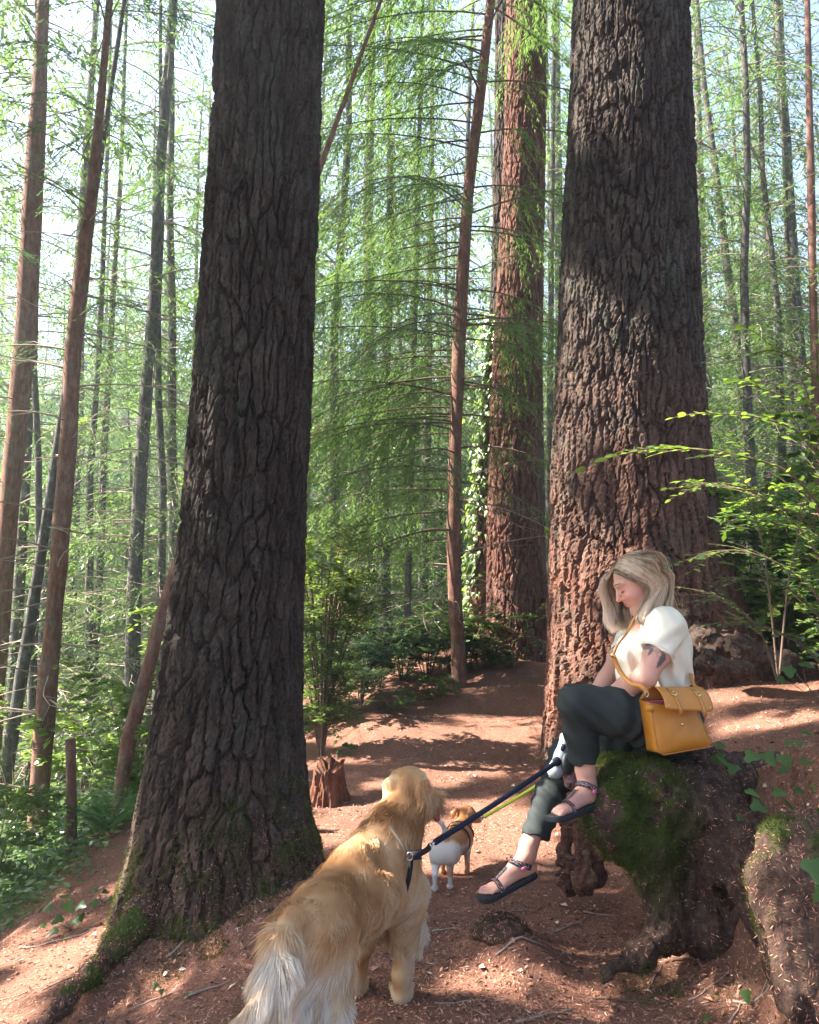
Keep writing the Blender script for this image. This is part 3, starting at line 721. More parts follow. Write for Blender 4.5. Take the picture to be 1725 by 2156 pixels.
KLAB = ['slender grey conifer with bare lower twigs in the forest behind', 'slender grey conifer with high thin crown in the forest behind',
        'full light green conifer with low boughs in the forest behind', 'young light green conifer with boughs near the ground in the forest behind',
        'stout brown conifer with a high crown in the forest behind', 'bare pole like conifer in the forest behind', 'pale green broadleaf tree among the conifers behind', 'slim conifer with fine drooping needles just beyond the slope', 'bushy hemlock with pale green curtains of boughs in the ravine']
for k, e in enumerate(KINDS): tag(e, KLAB[k], 'tree', 'broadleaf trees of the forest behind' if k == 6 else 'conifers of the forest behind')
RF = np.random.default_rng(44); placed = []
def ok_spot(x, y, rmin):
    for (a, b) in placed:
        if (a-x)**2+(b-y)**2 < rmin*rmin: return False
    return True
first = [True]*9; tries = 0
while len(placed) < 235 and tries < 6000:
    tries += 1
    ang = RF.uniform(-.70, .66); r = 11.5+58*RF.random()**1.25
    x, y = r*sin(ang), r*cos(ang)
    if y < 12 and -4 < x < 3: continue
    if not ok_spot(x, y, 1.2+r*.035): continue
    if abs(x-.3) < 1.6 and y < 18: continue
    al = x*sin(SUN_AZ)+(y-5)*cos(SUN_AZ); ac = x*cos(SUN_AZ)-(y-5)*sin(SUN_AZ)
    inc = -2 < al < 30 and abs(ac) < 4.8+.1*al
    if inc and al < 16.5: continue
    if r < 21 and RF.random() < .62: continue
    if x/y < -.60 and RF.random() < .75: continue
    if x/y > .33 and r < 24 and RF.random() < .6: continue
    placed.append((x, y)); k = int(RF.choice(7, p=[.20, .08, .24, .16, .08, .06, .18]))
    if r < 19: k = 7 if RF.random() < .75 else 5
    if inc and al < 28: k = int(RF.choice([3, 6, 3]))
    z = float(H(x, y)); s = RF.uniform(.75, 1.15); rz = RF.uniform(0, 6.28); tl = (RF.normal(0, .02), RF.normal(.015, .02))
    if first[k]:
        e = KINDS[k]; e.location = (x, y, z); e.rotation_euler = (tl[0], tl[1], rz); e.scale = (s, s, s); first[k] = False
    else: copy_thing(KINDS[k], (x, y, z), rz, s, tilt=tl)

for (u, y, s_) in ((-.10, 12.6, 1.0), (-.035, 14.5, 1.1), (-.31, 13.0, .9), (-.40, 15.5, 1.1), (.43, 12.5, .9), (.36, 14.0, 1.0), (.48, 13.5, .8), (-.17, 16.5, 1.15), (.06, 17.0, 1.1), (-.47, 12.0, .8), (.50, 16.0, 1.1), (-.25, 19, 1.2)):
    x = u*y; z = float(H(x, y)); rz = RF.uniform(0, 6.28)
    if first[8]: e = KINDS[8]; e.location = (x, y, z); e.rotation_euler = (0, 0, rz); e.scale = (s_,)*3; first[8] = False
    else: copy_thing(KINDS[8], (x, y, z), rz, s_)
# ---------------------------------------------------------------- shrubs
def shrub(seed, h, rad, nstem, nleaf, ls, mat, name='leafy_shrub', layered=True, up=.35, wide=.5, low=None):
    R = np.random.default_rng(seed); e = empty(name); w = MB(); l = MB()
    tips = []
    for i in range(nstem):
        a = R.uniform(0, 2*pi); rr = rad*R.uniform(.3, 1); hh = h*R.uniform(.6, 1)
        pts = bez([[0, 0, -.1], [cos(a)*rr*.25, sin(a)*rr*.25, hh*.45], [cos(a)*rr*.6, sin(a)*rr*.6, hh*.8], [cos(a)*rr, sin(a)*rr, hh*R.uniform(.85, 1.05)]], 4)
        w.tube(pts, np.linspace(.009, .003, len(pts)), 4, cap=False)
        for q in range(7 if low is None else 14):
            k = R.integers(3 if low is None else 2, len(pts)); b = a+R.normal(0, 1.1); L = rad*R.uniform(.25, .6); t = np.linspace(0, 1, 5)
            tw = pts[k]+np.outer(t*L, [cos(b), sin(b), R.uniform(-.1, up)])-np.outer(t*t*L*.25, [0, 0, 1])
            w.tube(tw, np.linspace(.004, .0015, 5), 3, cap=False); tips.append(tw)
    n = nleaf; ti = R.integers(0, len(tips), n); f = R.uniform(.1, 1, n)
    T = np.stack(tips); k = f*4; k0 = np.minimum(k.astype(int), 3); fr = (k-k0)[:, None]
    p = T[ti, k0]*(1-fr)+T[ti, k0+1]*fr; ad = unit(T[ti, k0+1]-T[ti, k0])
    s = np.where(R.random(n) > .5, 1, -1)[:, None]
    side = unit(np.cross(ad, [0, 0, 1.0]))*s
    d = unit(ad*.5+side+R.normal(0, .25, (n, 3))); ww = unit(np.cross(d, [0, 0, 1.0])+R.normal(0, .22, (n, 3)))
    p = p+R.normal(0, .012, (n, 3))
    leafq(l, p, d, ww, ls*R.uniform(.6, 1.3, n), ls*wide*R.uniform(.8, 1.2, n), np.clip(R.normal(.5, .25, n), 0, 1), .12)
    a_ = w.build('stems', M['twig'], e); b_ = l.build('foliage', mat, e); reg(e, a_, b_); return e
SH = [shrub(1, 1.3, .8, 9, 2600, .075, M['leaf_green']), shrub(2, .8, .6, 8, 1800, .065, M['leaf_dark']),
      shrub(3, 2.2, 1.1, 10, 3000, .085, M['leaf_maple'], 'vine_maple', wide=.8), shrub(4, .5, .5, 7, 1300, .06, M['leaf_green']),
      shrub(5, 1.75, .46, 22, 9500, .045, M['leaf_maple'], 'sapling', up=.9, low=.10)]
SL = ['bright green leafy shrub on the forest slope', 'dark glossy shrub on the forest slope', 'tall vine maple with pale sunlit leaves on the slope', 'low green shrub on the forest slope', 'feathery light green sapling']
for k, e in enumerate(SH[:4]): tag(e, SL[k], 'shrub', 'shrubs on the forest slopes')
tag(SH[4], 'feathery light green sapling beside the path by the dark fir', 'sapling')
x, y = P(676, 1575, 6.9)[:2]; SH[4].location = (x, y, float(H(x, y))); SH[4].scale = (1.2,)*3
R3 = np.random.default_rng(9); firsts = [True]*4; cnt = 0; pl = []
def put(k, x, y, s):
    z = float(H(x, y))-.05
    if firsts[k]: SH[k].location = (x, y, z); SH[k].scale = (s,)*3; SH[k].rotation_euler = (0, 0, R3.uniform(0, 6)); firsts[k] = False
    else: copy_thing(SH[k], (x, y, z), R3.uniform(0, 6.28), s)
tries = 0
while cnt < 190 and tries < 8000:
    tries += 1
    y = R3.uniform(5.2, 24); x = R3.uniform(-.62, .62)*y*1.05
    xl = float(np.interp(y, *_xl)); xb = float(np.interp(y, *_xb)); s = xl-x
    left = s > 1.75 and not (y < 6.6 and s < 2.3); right = x-xb > 1.1 and y > 5.6
    back = y > 10.6 and s > -.6-(y-10)*.8
    if not (left or right or back): continue
    if x-xb > -.2 and not right: continue
    if any((a-x)**2+(b-y)**2 < (.35+.02*y)**2 for a, b in pl): continue
    pl.append((x, y)); cnt += 1
    if left: k = int(R3.choice(4, p=[.3, .22, .23, .25])); sc = R3.uniform(.6, 1.1)*(.65 if y < 7.5 else 1)
    else: k = int(R3.choice(4, p=[.35, .2, .2, .25])); sc = R3.uniform(.6, 1.1)
    if back and abs(x) < 2.5: k = int(R3.choice([0, 1, 3])); sc *= .8
    put(k, x, y, sc)
for (px, y, k, s) in ((700, 7.9, 0, .6), (760, 8.3, 1, .9), (800, 8.8, 1, 1.1), (850, 9.0, 1, 1.0), (900, 9.0, 0, .8), (950, 9.0, 1, .9), (985, 9.0, 0, .7), (1010, 8.9, 1, .55), (830, 8.0, 3, .6), (1060, 8.85, 3, .5), (640, 7.9, 3, .8), (925, 8.3, 3, .6)):
    x = P(px, 1400, y)[0]; put(k, x, y, s)
for (x, y, k, s) in ((2.75, 5.9, 2, .8), (3.2, 5.3, 0, 1.1), (2.7, 6.9, 2, .9), (3.6, 6.4, 2, 1.0), (2.9, 4.9, 0, .8), (3.3, 7.6, 0, 1.3), (2.45, 7.6, 2, .8)): put(k, x, y, s)
# leafy undergrowth that covers the slopes
def undergrowth(name, n, fn, ls, mat, label, seed):
    R = np.random.default_rng(seed); P0 = []
    x, y = fn(R, n); m = len(x); z = H(x, y)+R.exponential(.10, m)+.01
    a = R.uniform(0, 2*pi, m); d = unit(np.stack([np.cos(a), np.sin(a), R.uniform(-.4, .5, m)], 1)); w = unit(np.cross(d, [0, 0, 1.0])+R.normal(0, .3, (m, 3)))
    l = MB(); leafq(l, np.stack([x, y, z], 1), d, w, ls*R.uniform(.5, 1.4, m), ls*.6*R.uniform(.7, 1.2, m), np.clip(R.normal(.45, .28, m), 0, 1), .1)
    o = l.build(name, mat); o['kind'] = 'stuff'; o['label'] = label; return o
def f_left(R, n):
    y = R.uniform(4.6, 17, n); s = 1.55+R.exponential(2.2, n); x = np.interp(y, *_xl)-s+R.normal(0, .15, n); return x, y
def f_right(R, n):
    y = R.uniform(5.4, 14, n); x = np.interp(y, *_xb)+1.0+R.exponential(1.6, n); k = ~((y < 7.2) & (x < 2.6)); return x[k], y[k]
def f_back(R, n):
    y = R.uniform(9.0, 13.5, n); x = R.uniform(-1.2, 2.4, n); s = np.interp(y, *_xl)-x; k = (s > .3) | (y > 9.6); return x[k], y[k]
undergrowth('undergrowth', 42000, f_left, .058, M['leaf_green'], 'green leafy undergrowth covering the slope on the left', 1)
undergrowth('undergrowth', 9000, f_right, .055, M['leaf_green'], 'green leafy undergrowth on the right bank', 2)
undergrowth('undergrowth', 6000, f_back, .06, M['leaf_dark'], 'dark leafy undergrowth at the far end of the path', 3)

# ---------------------------------------------------------------- sword fern
def fern(label, x, y, n, L, seed, name='sword_fern'):
    R = np.random.default_rng(seed); e = empty(name, (x, y, float(H(x, y)))); tag(e, label, 'fern')
    for i in range(n):
        a = 2*pi*i/n+R.normal(0, .2); l_ = L*R.uniform(.75, 1.1); t = np.linspace(0, 1, 20)
        ax = np.c_[cos(a)*l_*(t*.75), sin(a)*l_*(t*.75), l_*(1.05*t-.62*t**2)]
        mb = MB(); mb.tube(ax, np.linspace(.003, .001, 20), 3, cap=False, a=.2)
        tt = np.repeat(np.linspace(.12, .98, 30), 2); m = len(tt); p = np.stack([np.interp(tt, t, ax[:, k]) for k in range(3)], 1)
        s = np.where(np.arange(m) % 2 == 0, 1, -1)[:, None]; sd = np.array([-sin(a), cos(a), 0]); fw = unit(np.array([cos(a), sin(a), .1]))
        d = unit(s*sd+fw*.35+[0, 0, -.15]); ll = .11*L/.6*np.sin(np.clip(tt*1.1+.12, 0, 1)*pi)**.7+.008
        leafq(mb, p, d, unit(np.broadcast_to(fw, d.shape)+0*d), ll, .014, np.clip(R.normal(.55, .15, m), 0, 1))
        mb.build('frond', M['fern'], e)
    return e
p = P(232, 1770, 5.9); fern('sword fern with arching fronds at the edge of the left slope', p[0], p[1], 15, .50, 3)

# ---------------------------------------------------------------- stumps
def stump_mesh(name, c, h, r0, r1, seed, mat, parent, nth=150, nz=90, jag=.25, cut=None):
    th = np.linspace(0, 2*pi, nth, endpoint=False)-pi/2; t = np.linspace(0, 1, nz)
    TH, T_ = np.meshgrid(th, t, indexing='ij')
    top = 1+jag*fbm(np.cos(TH)*1.5, np.sin(TH)*1.5, 0, seed, 3)
    if cut: top = top-cut[1]*np.exp(-(((TH-cut[0]+pi) % (2*pi)-pi)/cut[2])**2)
    Z = T_*h*top-.12; R_ = r0+(r1-r0)*T_**.55+ (r0*.5)*np.exp(-T_*9)*(.6+.6*fbm(np.cos(TH)*2, np.sin(TH)*2, 0, seed+3, 2))
    R_ = R_+r0*.22*fbm(np.cos(TH)*3, np.sin(TH)*3, Z*5, seed+5, 4)+.022*(fbm(TH*8, Z*7, 0, seed+7, 3))
    V = np.stack([c[0]+R_*np.cos(TH), c[1]+R_*np.sin(TH), c[2]+Z], -1)
    V2 = np.stack([c[0]+R_[:, -1]*.5*np.cos(th), c[1]+R_[:, -1]*.5*np.sin(th), c[2]+Z[:, -1]-.05+.03*fbm(np.cos(th)*4, np.sin(th)*4, 0, seed+9, 2)], -1)
    i = np.arange(nth)[:, None]; i2 = (i+1) % nth; j = np.arange(nz-1)[None, :]
    Q = np.stack([i*nz+j, i2*nz+j, i2*nz+j+1, i*nz+j+1], -1).reshape(-1, 4); b = nth*nz; ii = np.arange(nth)
    Q2 = np.stack([ii*nz+nz-1, ((ii+1) % nth)*nz+nz-1, b+(ii+1) % nth, b+ii], -1)
    Vc = np.array([[c[0], c[1], V2[:, 2].mean()-.03]]); T3 = np.stack([b+ii, b+(ii+1) % nth, np.full(nth, b+nth)], -1)
    return mk(name, np.concatenate([V.reshape(-1, 3), V2, Vc]), np.concatenate([Q, Q2]), T3, mat, parent)
M['rotwood'] = bark_mat('rotten_red_wood', (.07, .028, .018), (.20, .075, .042), (.33, .17, .11), (.17, .14, .11), .6, 1.5)
p = P(692, 1690, 5.6); e = empty('rotten_stump'); tag(e, 'broken reddish rotten stump beside the path behind the dark fir', 'stump')
stump_mesh('bark', (p[0], p[1], float(H(p[0], p[1]))), .37, .16, .105, 5, M['rotwood'], e, jag=.20, cut=(-2.3, .30, .6))
p = P(634, 1700, 5.0); e = empty('wood_shard'); tag(e, 'orange splintered wood piece against the right side of the dark fir', 'stump')
stump_mesh('splinter', (p[0]-.01, p[1], float(H(p[0], p[1]))), .34, .05, .022, 8, M['rotwood'], e, 60, 50)
# ---------------------------------------------------------------- litter on the forest floor: needles, bark chips, leaf bits
def litter_mat():
    m, nt = newmat('needle_litter'); t = NT(nt); a = t.attr('tone')
    c = t.ramp(a, [(0, (.035, .022, .018)), (.3, (.20, .085, .055)), (.55, (.43, .19, .115)), (.8, (.58, .33, .22)), (1, (.60, .50, .42))])
    t.out(t.pbr(c, .85, None, .2)); return m
M['litter'] = litter_mat()
def ground_normal(x, y):
    e = .02; hx = (H(x+e, y)-H(x-e, y))/(2*e); hy = (H(x, y+e)-H(x, y-e))/(2*e); return unit(np.stack([-hx, -hy, np.ones_like(hx)], -1))
def litter(n, seed, y0, y1, L0, L1, W, tone, lift=.002, name='needle_litter', curl=0, label='', ypow=1.5, tri=False):
    R = np.random.default_rng(seed); y = y0+(y1-y0)*R.random(n)**ypow; x = R.uniform(-.60, .62, n)*y*1.02
    s = np.interp(y, *_xl)-x; k = s < 2.2; x, y = x[k], y[k]; n = len(x)
    dn = fbm(x*2.2, y*2.2, 0, seed+70, 3); k = R.random(n) < np.clip(.75+dn*1.4, .2, 1); x, y = x[k], y[k]; n = len(x)
    z = H(x, y); N = ground_normal(x, y); a = R.uniform(0, 2*pi, n); d = np.stack([np.cos(a), np.sin(a), np.zeros(n)], 1)
    d = unit(d-N*(d*N).sum(1)[:, None]+N*R.normal(0, .22, n)[:, None]); w = unit(np.cross(N+R.normal(0, .35, (n, 3)), d))
    L = R.uniform(L0, L1, n); p = np.stack([x, y, z], 1)+N*(lift+R.exponential(.003, n))[:, None]-d*L[:, None]*.5
    l = MB(); leafq(l, p, d, w, L, W*R.uniform(.6, 1.4, n), np.clip(tone(R, n), 0, 1), curl)
    o = l.build(name, M['litter'], smooth=False); o['kind'] = 'stuff'; o['label'] = label
litter(120000, 1, 1.5, 8.5, .012, .032, .0030, lambda R, n: R.normal(.55, .2, n), label='fallen reddish needles strewn over the ground', ypow=1.35)
litter(26000, 2, 1.4, 7.5, .008, .028, .010, lambda R, n: R.normal(.25, .25, n), .003, 'bark_chips', .12, 'small dark bark chips among the needles', 1.25)
litter(700, 3, 1.4, 7.0, .02, .05, .022, lambda R, n: R.choice([.25, .75, .95], n)+R.normal(0, .05, n), .006, 'dry_leaves', .2, 'dry curled leaf scraps on the ground', 1.2)
# fallen twigs, each one a thing of its own
RT = np.random.default_rng(77)
TW = [(1480, 2020, 150, -.35), (1240, 2050, 190, .15), (1330, 2110, 170, -.1), (1100, 1985, 120, .3), (1090, 1920, 60, .2), (1590, 2110, 90, -.6), (1500, 2085, 120, .25), (560, 1990, 70, .9), (510, 1975, 30, 1.2),
      (1200, 1955, 100, .5), (820, 1560, 60, .9), (780, 1625, 70, .4), (330, 2105, 90, .15), (120, 1985, 130, .35), (170, 2050, 140, .2), (60, 2090, 120, .12), (1420, 1985, 90, .5), (1620, 2010, 120, -.4), (940, 1960, 60, .3),
      (1000, 2110, 150, .1), (1150, 2140, 140, .25), (1380, 2060, 110, .7), (900, 2000, 40, 1.1), (1265, 1930, 70, -.2), (200, 1900, 90, .3), (860, 1600, 50, .3), (1550, 2140, 60, 0.5), (700, 2150, 50, .4), (380, 2000, 60, .5), (440, 2090, 90, .3)]
for i, (px, py, ln, an) in enumerate(TW):
    # where the ray meets the ground
    d = 1.3
    while d < 9 and P(px, py, d)[2] > float(H(*P(px, py, d)[:2])): d += .02
    c = P(px, py, d)[:2]; L = ln/FOC*d; a = an+RT.normal(0, .1); dirx = np.array([cos(a), sin(a)*1.6]); dirx /= np.linalg.norm(dirx); t = np.linspace(-.5, .5, 9)
    b = RT.normal(0, .05, 9).cumsum()*.35; b -= b.mean(); q = c+np.outer(t*L, dirx)+np.outer(b*L, [-dirx[1], dirx[0]]); r = RT.uniform(.0025, .006)
    mb = MB(); mb.tube(np.c_[q, H(q[:, 0], q[:, 1])+r*.8], r*np.linspace(1, .5, 9), 6)
    if RT.random() > .4:
        a2 = a+RT.choice([-1, 1])*.7; t2 = np.linspace(0, 1, 4); q2 = q[5]+np.outer(t2*L*.3, [cos(a2), sin(a2)]); mb.tube(np.c_[q2, H(q2[:, 0], q2[:, 1])+r+.004*t2], r*.5, 4)
    o = mb.build('fallen_twig', M['deadtwig'] if RT.random() > .45 else M['twig']); tag(o, 'thin dry fallen twig lying on the needle covered ground', 'twig', 'fallen twigs on the forest floor')
# ---------------------------------------------------------------- materials of the seated person
def skin_mat():
    m, nt = newmat('skin'); t = NT(nt); o = t.obj()
    c = t.mix(t.noise(9, 4, vec=o), (.46, .225, .165), (.60, .33, .25))
    c = t.mix(t.math('MULTIPLY', t.noise(60, 4, .6, vec=o), .35), c, (.50, .22, .16))
    c = t.mix(t.attr('blush'), c, (.56, .15, .13)); c = t.mix(t.attr('ink'), c, (.045, .055, .07)); c = t.mix(t.attr('nail'), c, (.50, .16, .18))
    t.out(t.pbr(c, .48, t.bump(t.noise(260, 3, vec=o), .12, .001), .35, Subsurface_Weight=.18, Subsurface_Scale=.02)); return m
M['skin'] = skin_mat()
M['shirt'] = simple('cream_jersey', (.67, .60, .49), .85, .15, var=.03, scale=12, bump=.25, bscale=500, bd=.0006)
M['trousers'] = simple('charcoal_twill', (.026, .030, .029), .82, .2, var=.18, scale=25, bump=.35, bscale=420, bd=.0008)
M['sole'] = simple('black_rubber', (.022, .024, .028), .75, .3, var=.2, scale=60, bump=.3, bscale=200, bd=.001)
def strap_mat():
    m, nt = newmat('woven_strap'); t = NT(nt); o = t.obj()
    z = t.n('ShaderNodeTexWave', wave_type='BANDS', bands_direction='DIAGONAL', ins={'Scale': 42.0, 'Distortion': 6.0, 'Detail': 1.0, 'Detail Scale': 3.0}); nt.links.new(o, z.inputs[0])
    hue = t.ramp(t.noise(38, 2, vec=o), [(.35, (.10, .22, .24)), (.5, (.30, .11, .10)), (.65, (.30, .28, .26))])
    c = t.mix(t.ramp(z.outputs['Fac'], [(.45, (0, 0, 0)), (.6, (1, 1, 1))]), (.018, .017, .022), hue)
    t.out(t.pbr(c, .8, None, .2)); return m
M['strap'] = strap_mat()
M['strap_edge'] = simple('strap_binding', (.015, .014, .018), .8, .2)
M['pinktab'] = simple('pink_tab', (.62, .16, .26), .6, .3)
def hair_mat():
    m, nt = newmat('blonde_hair'); t = NT(nt)
    c = t.ramp(t.attr('tone'), [(0, (.055, .038, .027)), (.3, (.20, .14, .095)), (.6, (.42, .32, .22)), (1, (.66, .54, .41))])
    d = t.n('ShaderNodeBsdfDiffuse'); nt.links.new(c, d.inputs[0]); g = t.n('ShaderNodeBsdfGlossy'); g.inputs['Roughness'].default_value = .38; nt.links.new(c, g.inputs[0])
    tr = t.n('ShaderNodeBsdfTranslucent'); nt.links.new(t.mix(1.0, c, (1.3, .9, .65), 'MULTIPLY'), tr.inputs[0])
    a = t.n('ShaderNodeMixShader'); a.inputs[0].default_value = .3; nt.links.new(d.outputs[0], a.inputs[1]); nt.links.new(g.outputs[0], a.inputs[2])
    b = t.n('ShaderNodeMixShader'); b.inputs[0].default_value = .25; nt.links.new(a.outputs[0], b.inputs[1]); nt.links.new(tr.outputs[0], b.inputs[2]); t.out(b.outputs[0]); return m
M['hair'] = hair_mat()

def strands(mb, A, w, tone, R=rng):
    """ribbons: A is (n, k, 3) points; each tapers to its tip"""
    n, k, _ = A.shape; tg = np.gradient(A, axis=1); view = A-np.array([0, 0, EYE])
    sd = unit(np.cross(tg, view)+R.normal(0, .35, (n, 1, 3))*np.linalg.norm(np.cross(tg, view), axis=-1, keepdims=True))
    ww = (np.broadcast_to(w, (n,))[:, None]*np.array([1.0]*(k-2)+[.75, .12]))[..., None]*.5
    V = np.stack([A-sd*ww, A+sd*ww], 2).reshape(-1, 3)
    b = (np.arange(n)[:, None]*k+np.arange(k-1)[None])*2; Q = np.stack([b, b+1, b+3, b+2], -1).reshape(-1, 4)
    tn = np.broadcast_to(tone, (n, k)) if np.ndim(tone) == 2 else np.repeat(np.broadcast_to(tone, (n,)), k).reshape(n, k)
    mb.add(V, Q, None, np.clip(np.repeat(tn.reshape(-1), 2), 0, 1))

person = empty('person', tuple(P(1395, 1580, 3.42)))
tag(person, 'seated woman in cream top and dark trousers, legs crossed, looking down at her lap', 'person')
PB = np.array(person.location)
def pmk(name, V, Q=None, T=None, mat=None, attr=None, parent=None, smooth=True):
    o = mk(name, np.asarray(V)-PB, Q, T, mat, person if parent is None else parent, smooth, attr); return o
# head frame: Fh forward out of the face, Uh towards the crown, Lh sideways towards the camera
Fh = unit(np.array([-.85, -.13, -.53])); Uh = np.array([-.53, 0, .85]); Uh = unit(Uh-Fh*(Uh@Fh)); Lh = np.cross(Uh, Fh); Lh = Lh if Lh[1] < 0 else -Lh
HC = P(1341, 1227, 3.42)
def hd(f, u, l=0.0): return HC+Fh*f+Uh*u+Lh*l
RH = np.stack([Fh, Lh, Uh], 1)
def build_body():
    s = SDF([.22, 2.95, .02], [1.36, 3.95, 1.82], .0054)
    # torso
    s.ell(P(1382, 1372, 3.43), [.125, .185, .165], k=.05); s.ell(P(1372, 1440, 3.42), [.135, .165, .13], k=.06); s.ell(P(1396, 1520, 3.42), [.14, .185, .13], k=.06)
    s.ell(P(1328, 1372, 3.36), [.06, .062, .06], k=.03); s.ell(P(1330, 1372, 3.50), [.06, .062, .06], k=.03)
    s.cap(P(1392, 1318, 3.31), P(1378, 1318, 3.55), .054, .052, k=.05)
    # neck and head
    s.cap(P(1384, 1312, 3.43), hd(-.035, -.07), .062, .052, k=.03)
    s.ell(hd(-.012, .028), [.098, .074, .092], RH, k=.02)
    s.ell(hd(.035, -.03), [.056, .060, .080], RH, k=.03)
    s.cap(hd(.066, -.098), hd(.02, -.075, .045), .017, .018, k=.03); s.cap(hd(.066, -.098), hd(.02, -.075, -.045), .017, .018, k=.03)
    s.cap(hd(.03, -.09), hd(-.03, -.095), .035, .04, k=.03)
    s.ell(hd(.078, -.098), [.017, .020, .016], RH, k=.014)                    # chin
    for q in (1, -1):
        s.ell(hd(.060, -.022, .034*q), [.028, .026, .026], RH, k=.016)         # cheek
        s.ell(hd(.088, .018, .031*q), [.013, .018, .012], RH, k=.007, sub=True) # eye socket
        s.ell(hd(.0765, .0145, .030*q), [.0125, .015, .0115], RH, k=.003)       # lidded eye
        s.cap(hd(.086, .036, .012*q), hd(.074, .036, .046*q), .0085, .008, k=.010) # brow
        s.ell(hd(.096, -.024, .011*q), [.010, .008, .008], RH, k=.004)          # nostril wing
        s.ell(hd(-.005, -.005, .078*q), [.018, .010, .030], RH, k=.006)         # ear
    s.cap(hd(.084, .028), hd(.112, -.016), .0075, .0105, k=.008); s.ell(hd(.112, -.018), [.012, .0105, .0095], RH, k=.005)
    s.ell(hd(.088, -.038), [.009, .016, .010], RH, k=.008)
    s.cap(hd(.091, -.049, .014), hd(.091, -.049, -.014), .0058, k=.004); s.cap(hd(.089, -.060, .012), hd(.089, -.060, -.012), .0068, k=.004)
    s.cap(hd(.101, -.0545, .017), hd(.101, -.0545, -.017), .0022, k=.002, sub=True)
    # near arm
    sh, el, wr = P(1412, 1322, 3.25), P(1358, 1428, 3.19), P(1268, 1474, 3.40)
    s.chain([sh, (sh+el)/2, el], [.048, .050, .043], k=.03); s.chain([el, el*.6+wr*.4, wr], [.044, .045, .027], k=.02)
    # far arm reaching down to the leash
    sh2, el2, wr2 = P(1340, 1332, 3.62), P(1276, 1432, 3.72), P(1212, 1528, 3.66)
    s.chain([sh2, (sh2+el2)/2, el2], [.047, .048, .041], k=.03); s.chain([el2, el2*.6+wr2*.4, wr2], [.041, .040, .026], k=.02)
    def hand(w_, d_, n_, side, curl):
        """palm at the wrist w_, fingers along d_, palm facing n_, thumb on `side`"""
        d_ = unit(d_); n_ = unit(n_-d_*(n_@d_)); c_ = np.cross(d_, n_)*side
        s.cap(w_, w_+d_*.045, .026, .034, k=.015, sq=(n_, .5)); s.cap(w_+d_*.045, w_+d_*.080, .036, .036, k=.015, sq=(n_, .42))
        for i, (o_, L) in enumerate(((-.027, .062), (-.009, .074), (.009, .070), (.027, .054))):
            b = w_+d_*.085+c_*o_; a1 = b+(d_*cos(curl*.5)+n_*sin(curl*.5))*L*.45; a2 = a1+(d_*cos(curl*1.3)+n_*sin(curl*1.3))*L*.32; a3 = a2+(d_*cos(curl*2)+n_*sin(curl*2))*L*.26
            s.chain([b, a1, a2, a3], [.0092, .0086, .0078, .0066], k=.004)
        b = w_+d_*.03-c_*.03; a1 = b+unit(d_*.6-c_*.8+n_*.3)*.035; a2 = a1+unit(d_*.8-c_*.1+n_*.6)*.032; s.chain([b, a1, a2], [.013, .0105, .008], k=.008)
    hand(wr, np.array([-.75, .25, -.45]), np.array([0, .5, -.6]), 1, .55)
    hand(wr2, P(1192, 1580, 3.58)-wr2, np.array([.6, .4, -.2]), 1, 1.0)
    # legs
    s.chain([P(1392, 1530, 3.30), P(1300, 1500, 3.25), P(1212, 1478, 3.24)], [.098, .080, .060], k=.03)
    s.chain([P(1212, 1480, 3.24), P(1226, 1550, 3.30), P(1233, 1622, 3.30), P(1236, 1650, 3.30)], [.054, .047, .036, .034], k=.03)
    s.chain([P(1390, 1540, 3.54), P(1290, 1565, 3.58), P(1190, 1590, 3.60)], [.098, .080, .060], k=.03)
    s.chain([P(1190, 1592, 3.60), P(1157, 1680, 3.53), P(1113, 1780, 3.44), P(1110, 1798, 3.43)], [.052, .045, .035, .034], k=.03)
    NAIL = []
    def foot(an, heel, toe, upv, ang):
        d_ = toe-heel; L = np.linalg.norm(d_); d_ /= L; u_ = unit(upv-d_*(upv@d_)); c_ = np.cross(d_, u_)
        s.cap(heel+u_*.028, heel+u_*.03+d_*.03, .030, .032, k=.02)
        s.chain([an, heel+d_*.07+u_*.048, heel+d_*L*.62+u_*.026], [.036, .032, .024], k=.02)
        s.cap(heel+d_*.03+u_*.02, heel+d_*L*.70+u_*.016, .024, .036, k=.02, sq=(u_, .5))
        s.cap(heel+d_*L*.68+u_*.016-c_*.018, heel+d_*L*.74+u_*.014+c_*.02, .024, .022, k=.015, sq=(u_, .65))
        for i in range(5):
            o_ = (-.030+.0155*i)*ang; l_ = [.96, .955, .925, .895, .86][i]; r = [.0125, .0088, .0083, .0078, .0074][i]
            a = heel+d_*L*.74+c_*o_*.95+u_*.016; b = heel+d_*L*(l_-.05)+c_*o_+u_*.017; e_ = heel+d_*L*l_+c_*o_+u_*.0115
            s.chain([a, b, e_], [r, r, r*.92], k=.004); NAIL.append(e_+u_*r*.9-d_*.002)
        return heel, d_, u_, c_, L
    global FEET
    f1 = foot(P(1237, 1652, 3.30), P(1254, 1688, 3.30), P(1165, 1722, 3.12), np.array([-.25, .0, 1.0]), 1)
    f2 = foot(P(1110, 1800, 3.43), P(1121, 1838, 3.45), P(1016, 1890, 3.36), np.array([-.5, -.1, 1.0]), -1)
    FEET = (f1, f2)
    # the skirt of flesh and bone hidden under the clothes is cut nowhere: one body
    V, Q = s.mesh(2)
    lo = np.zeros(len(V)); q = (V-HC)@RH
    lips = np.exp(-((q[:, 0]-.094)/.012)**2-((q[:, 1])/.017)**2-((q[:, 2]+.0545)/.0085)**2)
